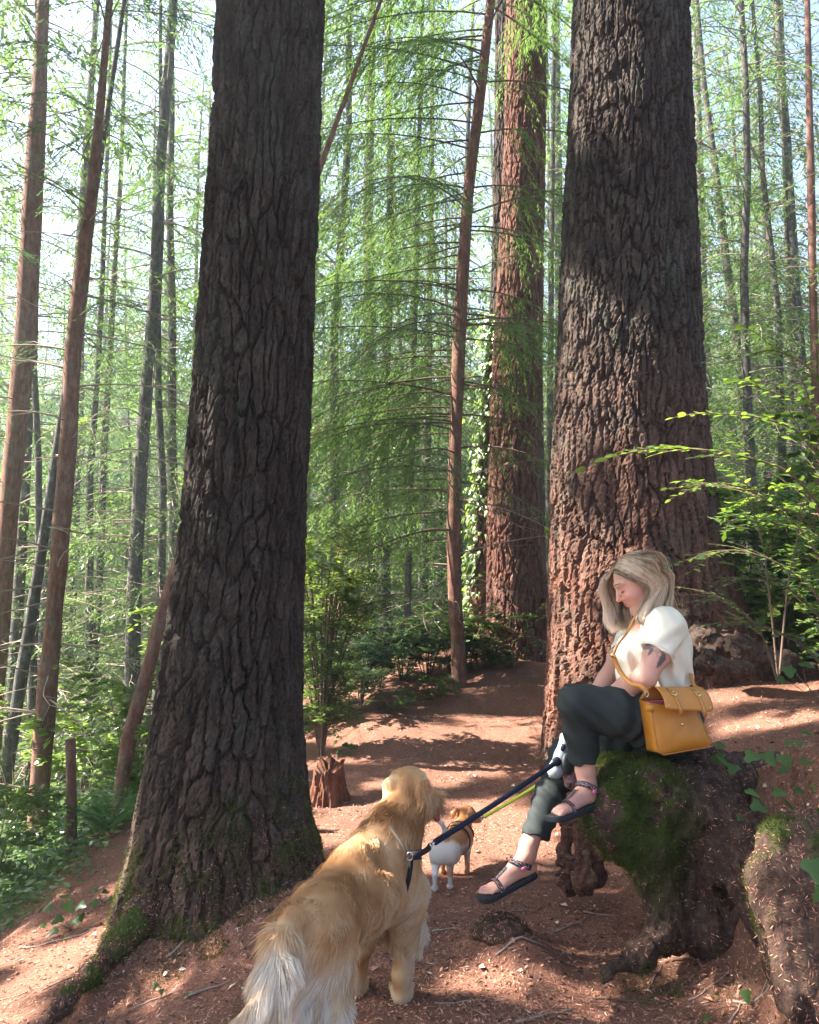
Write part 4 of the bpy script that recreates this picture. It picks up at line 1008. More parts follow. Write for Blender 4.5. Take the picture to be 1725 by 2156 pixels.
    blush = .85*np.clip(lips*1.3, 0, 1)+.28*np.exp(-((q[:, 0]-.07)/.04)**2-((abs(q[:, 1])-.035)/.025)**2-((q[:, 2]+.02)/.025)**2)+.3*np.exp(-((q[:, 0]-.12)/.02)**2-(q[:, 1]/.02)**2-((q[:, 2]+.02)/.015)**2)
    ink = np.zeros(len(V)); nail = np.zeros(len(V))
    for p in NAIL: nail = np.maximum(nail, (np.linalg.norm(V-p, axis=1) < .0065)*.55)
    # tattoo on the near upper arm: leaves and petals laid out on the photograph's view of the arm, printed on the skin
    fx = V[:, 0]/V[:, 1]; px = 862.5+FOC*(V[:, 0]/(V[:, 1]*cos(PITCH)+(V[:, 2]-EYE)*sin(PITCH))); py = 1078-FOC*(((V[:, 2]-EYE)*cos(PITCH)-V[:, 1]*sin(PITCH))/(V[:, 1]*cos(PITCH)+(V[:, 2]-EYE)*sin(PITCH)))
    near = (V[:, 1] < 3.235) & (px > 1330) & (px < 1420) & (py > 1340) & (py < 1420)
    def leafm(x0, y0, x1, y1, w):
        d = np.array([x1-x0, y1-y0], float); L = np.hypot(*d); d /= L; a = (px-x0)*d[0]+(py-y0)*d[1]; b = -(px-x0)*d[1]+(py-y0)*d[0]; f = a/L
        return (f > 0) & (f < 1) & (abs(b) < w*np.sin(np.clip(f, 0, 1)**.8*pi))
    def ring(x0, y0, r, w): q_ = np.hypot(px-x0, py-y0); return abs(q_-r) < w
    mk_ = leafm(1378, 1357, 1350, 1368, 5)*.8
    for a in (leafm(1376, 1364, 1364, 1381, 4), leafm(1402, 1376, 1382, 1408, 6), leafm(1396, 1372, 1402, 1392, 3), leafm(1374, 1354, 1356, 1356, 4)): mk_ = np.maximum(mk_, a*.9)
    for a in (ring(1380, 1366, 5, 1.1), ring(1388, 1378, 5.5, 1.1), ring(1394, 1367, 5, 1.1), leafm(1352, 1373, 1342, 1386, 3)): mk_ = np.maximum(mk_, a*.6)
    ink[near] = mk_[near]
    return pmk('body', V, Q, None, M['skin'], {'blush': np.clip(blush, 0, 1), 'ink': ink, 'nail': nail})
build_body()
# brow and lashes
M['brow'] = simple('brow_hair', (.16, .10, .07), .8, .1); M['lash'] = simple('lash_hair', (.03, .02, .018), .8, .1)
for q in (1, -1):
    mb = MB(); mb.tube([hd(.098, .043, .012*q)-PB, hd(.092, .047, .028*q)-PB, hd(.078, .041, .046*q)-PB], [.0016, .0022, .0012], 5); mb.build('eyebrow', M['brow'], person)
for q in (1, -1):
    mb = MB(); mb.tube([hd(.0885, .006, .019*q)-PB, hd(.0905, .004, .030*q)-PB, hd(.084, .007, .041*q)-PB], [.0010, .0016, .0010], 5); mb.build('eyelash', M['lash'], person)

def build_shirt():
    s = SDF([.70, 3.02, .80], [1.36, 3.86, 1.62], .0050)
    s.ell(P(1383, 1372, 3.43), [.140, .197, .185], k=.05); s.ell(P(1371, 1438, 3.42), [.150, .180, .135], k=.06)
    s.ell(P(1328, 1372, 3.36), [.068, .070, .070], k=.04); s.ell(P(1330, 1372, 3.50), [.068, .070, .070], k=.04)
    s.cap(P(1394, 1316, 3.30), P(1380, 1317, 3.56), .070, .068, k=.05)
    sh, el = P(1412, 1320, 3.25), P(1358, 1428, 3.19); e1 = sh+(el-sh)*.52
    s.cap(P(1388, 1308, 3.40), P(1412, 1322, 3.29), .062, .060, k=.05)
    sh2, el2 = P(1340, 1332, 3.62), P(1276, 1432, 3.72); e2 = sh2+(el2-sh2)*.45
    dn = unit(el-sh); dn2 = unit(el2-sh2)
    for (a, e_, d_, r0, r1, ri) in ((sh-np.array([.012, 0, .012]), e1, dn, .058, .066, .057), (sh2, e2, dn2, .064, .062, .055)):
        def sleeve(X, a=a, e_=e_, d_=d_, r0=r0, r1=r1, ri=ri):
            x, y, z = X[..., 0], X[..., 1], X[..., 2]
            fo = .0045*np.sin((x*.5-z)*80+5*vnoise(x*8, y*8, z*8, 12))
            d = np.maximum(dcap(X, a, e_+d_*.03, r0, r1+.003)+fo, (X-e_)@d_); return np.maximum(d, -dcap(X, e_-d_*.004, e_+d_*.08, ri, ri))
        s.piece(sleeve, np.minimum(a, e_)-.12, np.maximum(a, e_)+.12, .028)
    # neck opening, deep at the front
    s.cap(P(1376, 1308, 3.43), P(1350, 1250, 3.43), .064, .085, k=.01, sub=True)
    s.cap(P(1352, 1310, 3.40), P(1305, 1325, 3.36), .060, .035, k=.01, sub=True)
    z0 = P(1370, 1452, 3.3)[2]
    s.cut(lambda X: (P(1290, 1447, 3.4)[2]-.01)-X[..., 2]+.10*np.clip(X[..., 0]-1.12, 0, 1)-.02*np.sin(X[..., 0]*40))
    def fold(X):
        x, y, z = X[..., 0], X[..., 1], X[..., 2]
        f = np.sin((x*.9+z*.55)*75+4*vnoise(x*7, y*7, z*4, 3))*.5+np.sin((x*1.0+z*.25)*130+6*vnoise(x*9, y*9, z*9, 8))*.3
        low = sstep(P(0, 1345, 3.4)[2], P(0, 1425, 3.4)[2], z); armz = np.exp(-(np.linalg.norm(X-(sh+e1)/2, axis=-1)/.11)**2)
        return (f*.014*(.35+.65*low)+.006*fbm(x*14, y*14, z*9, 5, 3))*(1-.9*armz)
    s.warp(fold)
    V, Q = s.mesh(1); pmk('shirt', V, Q, None, M['shirt'])
    mb = MB(); t = np.linspace(0, 2*pi, 40); a = unit(np.cross(dn, [0, 1.0, 0])); b = np.cross(dn, a)
    mb.tube(e1-dn*.012+(np.cos(t)[:, None]*a+np.sin(t)[:, None]*b)*.0660-PB, .0016, 5, False); mb.build('sleeve_hem', M['shirt'], person)
build_shirt()
def build_trousers():
    s = SDF([.40, 3.02, .20], [1.34, 3.88, 1.14], .0060)
    s.ell(P(1398, 1520, 3.42), [.158, .205, .142], k=.05); s.ell(P(1376, 1470, 3.42), [.145, .18, .09], k=.04)
    s.chain([P(1392, 1528, 3.30), P(1300, 1500, 3.25), P(1214, 1476, 3.24)], [.112, .095, .074], k=.03)
    k1 = P(1214, 1480, 3.24); h1 = P(1230, 1600, 3.30)
    s.chain([k1, P(1224, 1545, 3.29), h1+(h1-k1)*.3], [.072, .066, .060], k=.03)
    s.chain([P(1390, 1540, 3.54), P(1290, 1565, 3.58), P(1190, 1590, 3.60)], [.112, .095, .072], k=.03)
    k2 = P(1190, 1592, 3.60); h2 = P(1124, 1764, 3.46)
    s.chain([k2, P(1158, 1680, 3.53), h2+(h2-k2)*.3], [.072, .067, .056], k=.03)
    d1 = unit(h1-k1+np.array([.02, 0, 0])); d2 = unit(h2-k2+np.array([.06, 0, 0]))
    s.cut(lambda X: np.where((np.linalg.norm(X-h1, axis=-1) < .17) & (X[..., 1] < 3.42) & (X[..., 0] < h1[0]+.075), (X-h1)@d1, -1))
    s.cut(lambda X: np.where((np.linalg.norm(X-h2, axis=-1) < .2), (X-h2)@d2, -1))
    s.cap(h1+(h1-k1)*.10, h1+(h1-k1)*.5, .050, k=.002, sub=True); s.cap(h2+(h2-k2)*.10, h2+(h2-k2)*.5, .044, k=.002, sub=True)
    def fold(X):
        x, y, z = X[..., 0], X[..., 1], X[..., 2]
        g = np.exp(-((x-.95)/.10)**2); kn = np.exp(-(np.linalg.norm(X-(k1+[.04, 0, -.06]), axis=-1)/.07)**2); kn2 = np.exp(-(np.linalg.norm(X-(k2+[-.04, 0, -.12]), axis=-1)/.12)**2)
        return .009*np.sin((x*.8-z*.3)*95+5*vnoise(x*8, y*8, z*8, 2))*g*(z > .8)+.011*np.sin((z*.9+x*.7)*100+6*vnoise(x*9, y*9, z*9, 4))*(kn+kn2)+.005*fbm(x*9, y*9, z*6, 9, 2)+.0035*np.sin((x+z)*85+5*vnoise(x*5, y*5, z*5, 14))
    s.warp(fold)
    V, Q = s.mesh(1); pmk('trousers', V, Q, None, M['trousers'])
build_trousers()

def sandal(f, name='sandal'):
    heel, d_, u_, c_, L = f; mb = MB(); n = 40; t = np.linspace(0, 1, n); hw = .033+.012*np.sin(t*pi*.9-.5); hw = hw*np.sqrt(np.clip(1-((t-.5)/.53)**8, 0.02, 1)); hw[[0, -1]] *= .5
    off = .006*np.sin(t*pi); lev = []
    for z_, sc_ in ((-.020, .94), (-.017, 1.0), (-.003, 1.03), (.004, 1.0)):
        for sg in (1, -1): lev.append(heel-d_*.014+d_*((t*(L+.030)))[:, None]+c_*((hw*sc_*sg+off))[:, None]+u_*(z_+.012*(t > .0)*np.clip(t-.8, 0, 1)**1.0*2)[:, None] if False else heel-d_*.016+d_*((t*(L+.034)))[:, None]+c_*((hw*sc_*sg+off))[:, None]+u_*((z_+.05*np.clip(t-.85, 0, 1)))[:, None])
    V = np.concatenate(lev)-PB; order = [0, 2, 4, 6, 7, 5, 3, 1]; Q = []
    for i in range(8):
        a, b = order[i], order[(i+1) % 8]
        for j in range(n-1): Q.append([a*n+j, b*n+j, b*n+j+1, a*n+j+1])
    Q += [[order[i]*n+e_ for i in q_] for e_ in (0, n-1) for q_ in ((0, 1, 6, 7), (1, 2, 5, 6), (2, 3, 4, 5))]
    mb.add(V, Q); so_ = mb.build(name, M['sole'], person)
    def band(cen, ax1, ax2, r1, r2, ph0, ph1, w, wd):
        tt = np.linspace(ph0, ph1, 26); ring_ = cen+np.cos(tt)[:, None]*ax1*r1+np.sin(tt)[:, None]*ax2*r2; nn = unit(ring_-cen)
        wd = unit(wd); m1 = MB(); V = np.concatenate([ring_+wd*w/2, ring_-wd*w/2, ring_-wd*w/2+nn*.0028, ring_+wd*w/2+nn*.0028])-PB; k = 26
        q = [[a*k+j, b*k+j, b*k+j+1, a*k+j+1] for a, b in ((0, 1), (1, 2), (2, 3), (3, 0)) for j in range(k-1)]; m1.add(V, q); m1.build('strap', M['strap'], so_).matrix_parent_inverse = Matrix.Identity(4)
        m2 = MB(); m2.tube(ring_+wd*w/2+nn*.002-PB, .0014, 4, False); m2.tube(ring_-wd*w/2+nn*.002-PB, .0014, 4, False); m2.build('strap_edging', M['strap_edge'], so_)
    band(heel+d_*L*.70+u_*.004, c_, u_, .043, .040, 0, pi, .020, d_)                      # over the toes
    band(heel+d_*.040+u_*.058, unit(d_*.80+u_*.60), c_, .050, .044, 0, 2*pi, .021, unit(u_*.80-d_*.60)) # round the ankle
    # centre strap down the instep
    m1 = MB(); a = heel+d_*.088+u_*.072; b = heel+d_*L*.66+u_*.045; t3 = np.linspace(0, 1, 10)[:, None]; q = a*(1-t3)+b*t3+u_*.002*np.sin(t3*pi)
    V = np.concatenate([q+c_*.009, q-c_*.009])-PB; m1.add(np.concatenate([V, V+u_*.003]), [[j, j+1, 11+j, 10+j] for j in range(9)]+[[20+j, 30+j, 31+j, 21+j] for j in range(9)]); m1.build('strap', M['strap'], so_)
    m1 = MB(); m1.box(heel+d_*.05+u_*.052-c_*.043*(1 if (c_[1] > 0) else -1)-PB, [.011, .004, .008], np.stack([d_, c_, u_], 1)); m1.build('fastening_tab', M['pinktab'], so_)
sandal(FEET[0]); sandal(FEET[1])

# hair: a smooth under-mass and thousands of fine strands over it
def build_hair():
    R = np.random.default_rng(8)
    s = SDF([.70, 3.2, 1.05], [1.32, 3.68, 1.74], .005)
    s.ell(hd(-.022, .036), [.104, .084, .094], RH, k=.02)
    s.cap(hd(-.06, .02), P(1388, 1262, 3.42), .070, .055, k=.04); s.cap(P(1388, 1262, 3.42), P(1402, 1292, 3.42), .055, .035, k=.04)
    s.cut(lambda X: ((X-HC)@Fh)-.020-.35*np.clip(((X-HC)@Uh), -1, 1))
    s.ell(hd(.085, -.05), [.09, .066, .11], RH, k=.006, sub=True)
    V, Q = s.mesh(2); o = pmk('hair', V, Q, None, M['hair'], {'tone': np.clip(.52+.25*fbm(V[:, 0]*30, V[:, 1]*30, V[:, 2]*6, 4, 2), 0, 1)})
    mb = MB()
    def lock(n, roots, paths, wid, tone0, jit=.006, spread=None):
        k = 11; A = []
        for i in range(n):
            f = R.random(); g = R.random()
            P_ = [a*(1-f)+b*f for a, b in paths]; P_ = [p+R.normal(0, jit*(.3+j*.5/len(P_)), 3) for j, p in enumerate(P_)]
            c = bez(P_, 6); en = 1-.16*R.random()**2; A.append(np.stack([np.interp(np.linspace(0, en, k), np.linspace(0, 1, len(c)), c[:, q]) for q in range(3)], 1))
        A = np.array(A); ph = fbm(A[:, 3, 0]*55, A[:, 3, 1]*55, A[:, 3, 2]*30, 3, 2); tn = np.clip(tone0-.04+.85*ph+R.normal(0, .13, n), 0, 1)[:, None]+np.linspace(-.05, .22, k)[None]
        strands(mb, A, wid, tn, R)
    part = [hd(.055, .112, .010), hd(-.06, .128, .006)]      # centre parting from front to back
    # camera side: falls from the parting over the temple, behind the cheek, to the shoulder
    def pr(f): return part[0]*(1-f)+part[1]*f
    lock(1600, None, [(hd(.070, .096, .012), hd(.0, .125, .012)), (hd(.066, .086, .046), hd(-.01, .108, .055)), (hd(.040, .035, .080), hd(-.03, .04, .088)), (hd(.012, -.035, .088), hd(-.06, -.04, .088)), (P(1352, 1282, 3.33), P(1378, 1278, 3.34)), (P(1344, 1302, 3.33), P(1368, 1300, 3.32))], .0015, .62, .007)
    lock(2500, None, [(hd(.0, .124, .010), hd(-.09, .09, .008)), (hd(-.01, .108, .055), hd(-.105, .06, .05)), (hd(-.035, .04, .088), hd(-.12, 0, .06)), (hd(-.065, -.045, .085), hd(-.135, -.055, .05)), (P(1378, 1280, 3.33), P(1412, 1282, 3.36)), (P(1372, 1298, 3.31), P(1424, 1292, 3.38))], .0015, .58, .007)
    lock(1700, None, [(hd(-.03, .130, .0), hd(-.10, .05, -.06)), (hd(-.10, .07, .03), hd(-.115, .02, -.06)), (hd(-.128, .0, .03), hd(-.13, -.04, -.05)), (P(1396, 1262, 3.38), P(1398, 1262, 3.50)), (P(1412, 1288, 3.40), P(1416, 1292, 3.52)), (P(1428, 1296, 3.42), P(1424, 1306, 3.52))], .0015, .50, .008)
    lock(1100, None, [(hd(.01, .130, .006), hd(-.095, .100, .0)), (hd(-.01, .124, .04), hd(-.112, .078, .03)), (hd(-.05, .085, .078), hd(-.135, .030, .035)), (hd(-.085, .02, .085), hd(-.142, -.02, .02)), (P(1392, 1262, 3.35), P(1408, 1268, 3.44))], .0015, .56, .005)
    lock(500, None, [(hd(.066, .094, .010), hd(.06, .09, .03)), (hd(.058, .062, .058), hd(.03, .06, .074)), (hd(.038, .03, .078), hd(.01, .03, .084)), (hd(.0, .0, .088), hd(-.03, 0, .09)), (P(1362, 1268, 3.33), P(1376, 1270, 3.33))], .0015, .70, .005)
    # far side: a curtain in front of the tree, seen past the face
    lock(1600, None, [(hd(.066, .100, -.004), hd(.02, .122, -.006)), (hd(.092, .075, -.045), hd(.05, .09, -.06)), (P(1272, 1214, 3.47), P(1290, 1206, 3.50)), (P(1263, 1242, 3.47), P(1286, 1240, 3.52)), (P(1272, 1275, 3.47), P(1306, 1280, 3.52)), (P(1276, 1312, 3.45), P(1318, 1306, 3.5)), (P(1292, 1334, 3.42), P(1330, 1318, 3.46))], .0015, .66, .008)
    lock(900, None, [(hd(.03, .11, -.03), hd(-.04, .11, -.05)), (hd(.05, .05, -.08), hd(-.03, .04, -.09)), (P(1296, 1250, 3.53), P(1330, 1250, 3.54)), (P(1290, 1290, 3.50), P(1322, 1288, 3.50)), (P(1296, 1328, 3.43), P(1334, 1312, 3.44))], .0015, .42, .008)
    # curls at the collar and flyaways
    lock(260, None, [(hd(-.01, -.05, .085), hd(-.05, -.05, .085)), (P(1342, 1290, 3.32), P(1364, 1290, 3.31)), (P(1340, 1306, 3.31), P(1360, 1308, 3.30)), (P(1352, 1314, 3.30), P(1372, 1306, 3.29))], .0019, .75, .010)
    lock(130, None, [(hd(-.09, .09, .02), hd(-.02, .12, .04)), (hd(-.15, .02, .03), hd(-.12, .06, .08)), (P(1412, 1270, 3.4), P(1420, 1280, 3.4)), (P(1436, 1296, 3.4), P(1450, 1292, 3.4))], .0012, .6, .02)
    V, Q, T, A = mb.arrays(); pmk('hair_strands', V, Q, None, M['hair'], {'tone': A}, parent=None)
build_hair()

# ---------------------------------------------------------------- shoulder bag
def leather(name, c): return simple(name, c, .46, .45, var=.10, scale=14, bump=.5, bscale=260, bd=.0012)
M['leather'] = leather('mustard_leather', (.42, .158, .014)); M['leather_tan'] = leather('tan_leather', (.40, .155, .026)); M['lining'] = simple('dark_red_lining', (.13, .02, .03), .7, .2)
M['gold'] = simple('gold_metal', (.83, .62, .25), .22, .5, 1.0, var=.02); M['steel'] = simple('steel', (.6, .6, .62), .25, .5, 1.0, var=.02)
bag = empty('shoulder_bag', tuple(P(1435, 1585, 3.08))); tag(bag, 'mustard leather satchel bag with gold chevrons hanging at the hip of the woman', 'bag')
BB = np.array(bag.location)
def grid_surf(mb, G, thick, nrm, a=None, off=0):
    n, m, _ = G.shape; G2 = G+nrm*thick
    V = np.concatenate([G.reshape(-1, 3), G2.reshape(-1, 3)])-BB; Q = []
    for i in range(n-1):
        for j in range(m-1): Q += [[i*m+j, i*m+j+1, (i+1)*m+j+1, (i+1)*m+j], [n*m+i*m+j, n*m+(i+1)*m+j, n*m+(i+1)*m+j+1, n*m+i*m+j+1]]
    for i in range(n-1): Q += [[i*m, (i+1)*m, n*m+(i+1)*m, n*m+i*m], [i*m+m-1, n*m+i*m+m-1, n*m+(i+1)*m+m-1, (i+1)*m+m-1]]
    for j in range(m-1): Q += [[j, n*m+j, n*m+j+1, j+1], [(n-1)*m+j, (n-1)*m+j+1, n*m+(n-1)*m+j+1, n*m+(n-1)*m+j]]
    mb.add(V, Q)
def build_bag():
    tl, tr, bl, br = P(1369, 1480, 3.07), P(1468, 1494, 3.12), P(1386, 1591, 3.05), P(1500, 1572, 3.12)
    dy = np.array([-.02, .075, 0]); nrm = unit(np.cross(tr-tl, bl-tl)); nrm = nrm if nrm[1] < 0 else -nrm
    n = 26; U = np.linspace(0, 1, n); V_ = np.linspace(0, 1, n); G = np.zeros((n, n, 3))
    for i, u in enumerate(U):
        for j, v in enumerate(V_):
            p = (tl*(1-v)+tr*v)*(1-u)+(bl*(1-v)+br*v)*u
            cr = max(0, u-.86)/.14; e_ = max(0, abs(v-.5)-.40)/.1
            p = p-(bl-tl)*.05*cr*e_**2+((.5-v)*(tr-tl)*.12)*cr**3*(abs(v-.5) > .42)
            bul = .024*np.sin(pi*min(1, u*1.02))**.5*np.sin(pi*v)**.45*(.45+.7*u)
            bul -= .006*np.exp(-((u-.45)/.2)**2-((v-.75)/.12)**2)+.003*fbm(u*4, v*4, 0, 5, 2)
            G[i, j] = p+nrm*bul
    mb = MB(); back = G.copy(); back = G*0
    for i in range(n):
        for j in range(n): back[i, j] = (tl*(1-V_[j])+tr*V_[j])*(1-U[i])+(bl*(1-V_[j])+br*V_[j])*U[i]+dy*(1+.0*U[i])-(bl-tl)*.02*(U[i] > .95)
    A = np.concatenate([G.reshape(-1, 3), back.reshape(-1, 3)])-BB; Q = []
    for i in range(n-1):
        for j in range(n-1): Q += [[i*n+j, (i+1)*n+j, (i+1)*n+j+1, i*n+j+1], [n*n+i*n+j, n*n+i*n+j+1, n*n+(i+1)*n+j+1, n*n+(i+1)*n+j]]
    for i in range(n-1): Q += [[i*n, n*n+i*n, n*n+(i+1)*n, (i+1)*n], [i*n+n-1, (i+1)*n+n-1, n*n+(i+1)*n+n-1, n*n+i*n+n-1]]
    for j in range(n-1): Q += [[(n-1)*n+j, n*n+(n-1)*n+j, n*n+(n-1)*n+j+1, (n-1)*n+j+1]]
    mb.add(A, Q); mb.build('bag_body', M['leather'], bag)
    mb = MB(); mb.tube(np.concatenate([G[:, 0], G[-1, :], G[::-1, -1]])-BB+nrm*.001, .0026, 6, False); mb.build('piping', M['leather_tan'], bag)
    mb = MB(); mb.box((tl+tr)/2+dy*.5+np.array([0, 0, .004])-BB, [.088, .034, .012], axes([0, 0, 1], tr-tl)); mb.build('lining', M['lining'], bag)
    # flap
    ftl, ftr, fbl, fbr = P(1377, 1445, 3.13), P(1477, 1446, 3.19), P(1402, 1494, 3.015), P(1503, 1499, 3.06); bk_l, bk_r = tl+dy, tr+dy
    n1, m1 = 18, 16; F_ = np.zeros((n1, m1, 3))
    for i in range(n1):
        u = i/(n1-1)
        for j in range(m1):
            v = j/(m1-1)
            top = ftl*(1-v)+ftr*v; bot = fbl*(1-v)+fbr*v; bk = bk_l*(1-v)+bk_r*v
            if u < .3: q = u/.3; p = bk*(1-q)+top*q+np.array([0, .01, .012])*np.sin(q*pi)
            else: q = (u-.3)/.7; p = top*(1-q)+bot*q+(nrm*.014+np.array([0, 0, .010]))*np.sin(q*pi)
            e_ = max(0, abs(v-.5)-.44)/.06*max(0, u-.93)/.07; F_[i, j] = p-(bot-top)*.06*e_
    mb = MB(); grid_surf(mb, F_, .0028, nrm); mb.build('flap', M['leather_tan'], bag)
    mb = MB(); s1 = F_[-2:, :].mean(0)+nrm*.0045-BB; mb.tube(s1, .0010, 4, False); mb.build('stitch_seam', M['leather'], bag)
    def onflap(u, v):
        i = u*(n1-1); j = v*(m1-1); i0, j0 = min(int(i), n1-2), min(int(j), m1-2); a, b = i-i0, j-j0
        return (F_[i0, j0]*(1-b)+F_[i0, j0+1]*b)*(1-a)+(F_[i0+1, j0]*(1-b)+F_[i0+1, j0+1]*b)*a
    for v0, v1 in ((.20, .30), (.70, .80)):
        t = np.linspace(.25, 1, 14); c = np.array([onflap(a, v0+(v1-v0)*(a-.25)/.75) for a in t]); ext = c[-1]+(c[-1]-c[-2])*1.1+np.array([0, .012, -.006]); ext2 = ext+(ext-c[-1])*.6; c = np.concatenate([c, [ext, ext2]])+nrm*.0048
        sd = unit(ftr-ftl)*.0065; k = len(c); w_ = np.ones(k); w_[-1] = .25; L_, R_ = c-sd*w_[:, None], c+sd*w_[:, None]
        mb = MB(); mb.add(np.concatenate([L_, R_, L_+nrm*.002, R_+nrm*.002])-BB, [q for j in range(k-1) for q in ([j, j+1, k+j+1, k+j], [2*k+j, 3*k+j, 3*k+j+1, 2*k+j+1], [j, 2*k+j, 2*k+j+1, j+1], [k+j, k+j+1, 3*k+j+1, 3*k+j])])
        st = mb.build('flap_strap', M['leather_tan'], bag)
        for q in (.42, .52, .62):
            ctr = onflap(q, v0+(v1-v0)*(q-.25)/.75)+nrm*.0085-BB; dn_ = unit(onflap(q+.05, v0+(v1-v0)*(q-.2)/.75)-onflap(q, v0+(v1-v0)*(q-.25)/.75)); sx = unit(sd)
            mb = MB()
            for sg in (1, -1):
                a = ctr+sx*sg*.0115-dn_*.005; b = ctr+dn_*.004; w2 = dn_*.0035
                mb.add([a-w2, a+w2, b+w2, b-w2, a-w2+nrm*.003, a+w2+nrm*.003, b+w2+nrm*.004, b-w2+nrm*.004], [[0, 1, 2, 3], [4, 7, 6, 5], [0, 4, 5, 1], [1, 5, 6, 2], [2, 6, 7, 3], [3, 7, 4, 0]])
            mb.build('chevron_stud', M['gold'], st, smooth=False)
    for (u, v) in ((.91, .07), (.91, .93)):
        mb = MB(); c = onflap(u, v)+nrm*.004-BB; mb.tube([c, c+nrm*.003], [.0042, .0032], 10); mb.build('rivet', M['gold'], bag)
    c = G[int(.42*25), int(.52*25)]-BB; mb = MB(); mb.tube([c, c+nrm*.003, c+nrm*.007], [.003, .0058, .004], 12); mb.build('snap_button', M['gold'], bag)
    mb = MB(); a, b = P(1366, 1481, 3.06), P(1385, 1484, 3.05); mb.box((a+b)/2+[-.012, 0, -.016]-BB, [.014, .004, .012], axes([0, .1, 1], b-a)); mb.build('side_tab', M['leather'], bag)
    def strap(pts, w_, name, dirw, mat=M['leather_tan']):
        c = bez(pts, 8); k = len(c); tg = unit(np.gradient(c, axis=0)); sd = unit(np.cross(tg, dirw))*w_/2; nn = unit(np.cross(sd, tg)); th = .003
        mb = MB(); mb.add(np.concatenate([c-sd, c+sd, c-sd+nn*th, c+sd+nn*th])-BB, [q for j in range(k-1) for q in ([j, j+1, k+j+1, k+j], [2*k+j, 3*k+j, 3*k+j+1, 2*k+j+1], [j, 2*k+j, 2*k+j+1, j+1], [k+j, k+j+1, 3*k+j+1, 3*k+j])]); return mb.build(name, mat, bag)
    vw = np.array([0, -1.0, .1])
    strap([P(1340, 1294, 3.36), P(1322, 1330, 3.30), P(1302, 1356, 3.235), P(1291, 1380, 3.225)], .010, 'shoulder_strap', vw)
    strap([P(1290, 1377, 3.222), P(1299, 1400, 3.215), P(1310, 1420, 3.19), P(1330, 1440, 3.14), P(1352, 1446, 3.11), P(1362, 1458, 3.08)], .019, 'shoulder_strap', vw)
    mb = MB(); a = P(1291, 1380, 3.215)-BB; mb.box(a, [.010, .003, .007], rot((0, 1, 0), .5)); mb.build('strap_buckle', M['gold'], bag)
    strap([P(1478, 1452, 3.17), P(1462, 1444, 3.22), P(1455, 1420, 3.28), P(1451, 1396, 3.33), P(1449, 1360, 3.38), P(1440, 1322, 3.42), P(1420, 1296, 3.45)], .015, 'shoulder_strap', vw)
    mb = MB(); c = P(1362, 1462, 3.08)-BB; t = np.linspace(0, 2*pi, 17); mb.tube(c+np.c_[.006*np.cos(t), 0*t, .010*np.sin(t)], .0016, 5, False); mb.build('ring', M['steel'], bag)
build_bag()
def fur_mat(name, stops, tr=.25):
    m, nt = newmat(name); t = NT(nt); o = t.obj()
    c = t.ramp(t.attr('tone'), stops); d = t.n('ShaderNodeBsdfDiffuse'); nt.links.new(c, d.inputs[0]); e = t.n('ShaderNodeBsdfTranslucent'); nt.links.new(c, e.inputs[0])
    g = t.n('ShaderNodeBsdfGlossy'); g.inputs['Roughness'].default_value = .5; nt.links.new(c, g.inputs[0])
    a = t.n('ShaderNodeMixShader'); a.inputs[0].default_value = tr; nt.links.new(d.outputs[0], a.inputs[1]); nt.links.new(e.outputs[0], a.inputs[2])
    b = t.n('ShaderNodeMixShader'); b.inputs[0].default_value = .12; nt.links.new(a.outputs[0], b.inputs[1]); nt.links.new(g.outputs[0], b.inputs[2]); t.out(b.outputs[0]); return m
M['gold_fur'] = fur_mat('golden_fur', [(0, (.24, .115, .05)), (.28, (.44, .24, .115)), (.55, (.57, .39, .23)), (.8, (.63, .50, .37)), (1, (.66, .60, .52))])
M['hound_fur'] = fur_mat('hound_fur', [(0, (.05, .03, .02)), (.25, (.42, .17, .06)), (.55, (.58, .32, .17)), (.8, (.70, .58, .48)), (1, (.78, .74, .70))])
M['nose'] = simple('dark_nose', (.02, .016, .015), .35, .5); M['tongue'] = simple('wet_tongue', (.35, .06, .07), .4, .5)
def sample_faces(V, Q, n, R, wfn=None):
    a = V[Q]; cr = np.linalg.norm(np.cross(a[:, 2]-a[:, 0], a[:, 3]-a[:, 1]), axis=1)*.5; c = a.mean(1)
    w = cr*(wfn(c) if wfn else 1); i = R.choice(len(Q), n, p=w/w.sum()); u, v = R.random((n, 1)), R.random((n, 1))
    p = (a[i, 0]*(1-u)+a[i, 1]*u)*(1-v)+(a[i, 3]*(1-u)+a[i, 2]*u)*v; return p, i
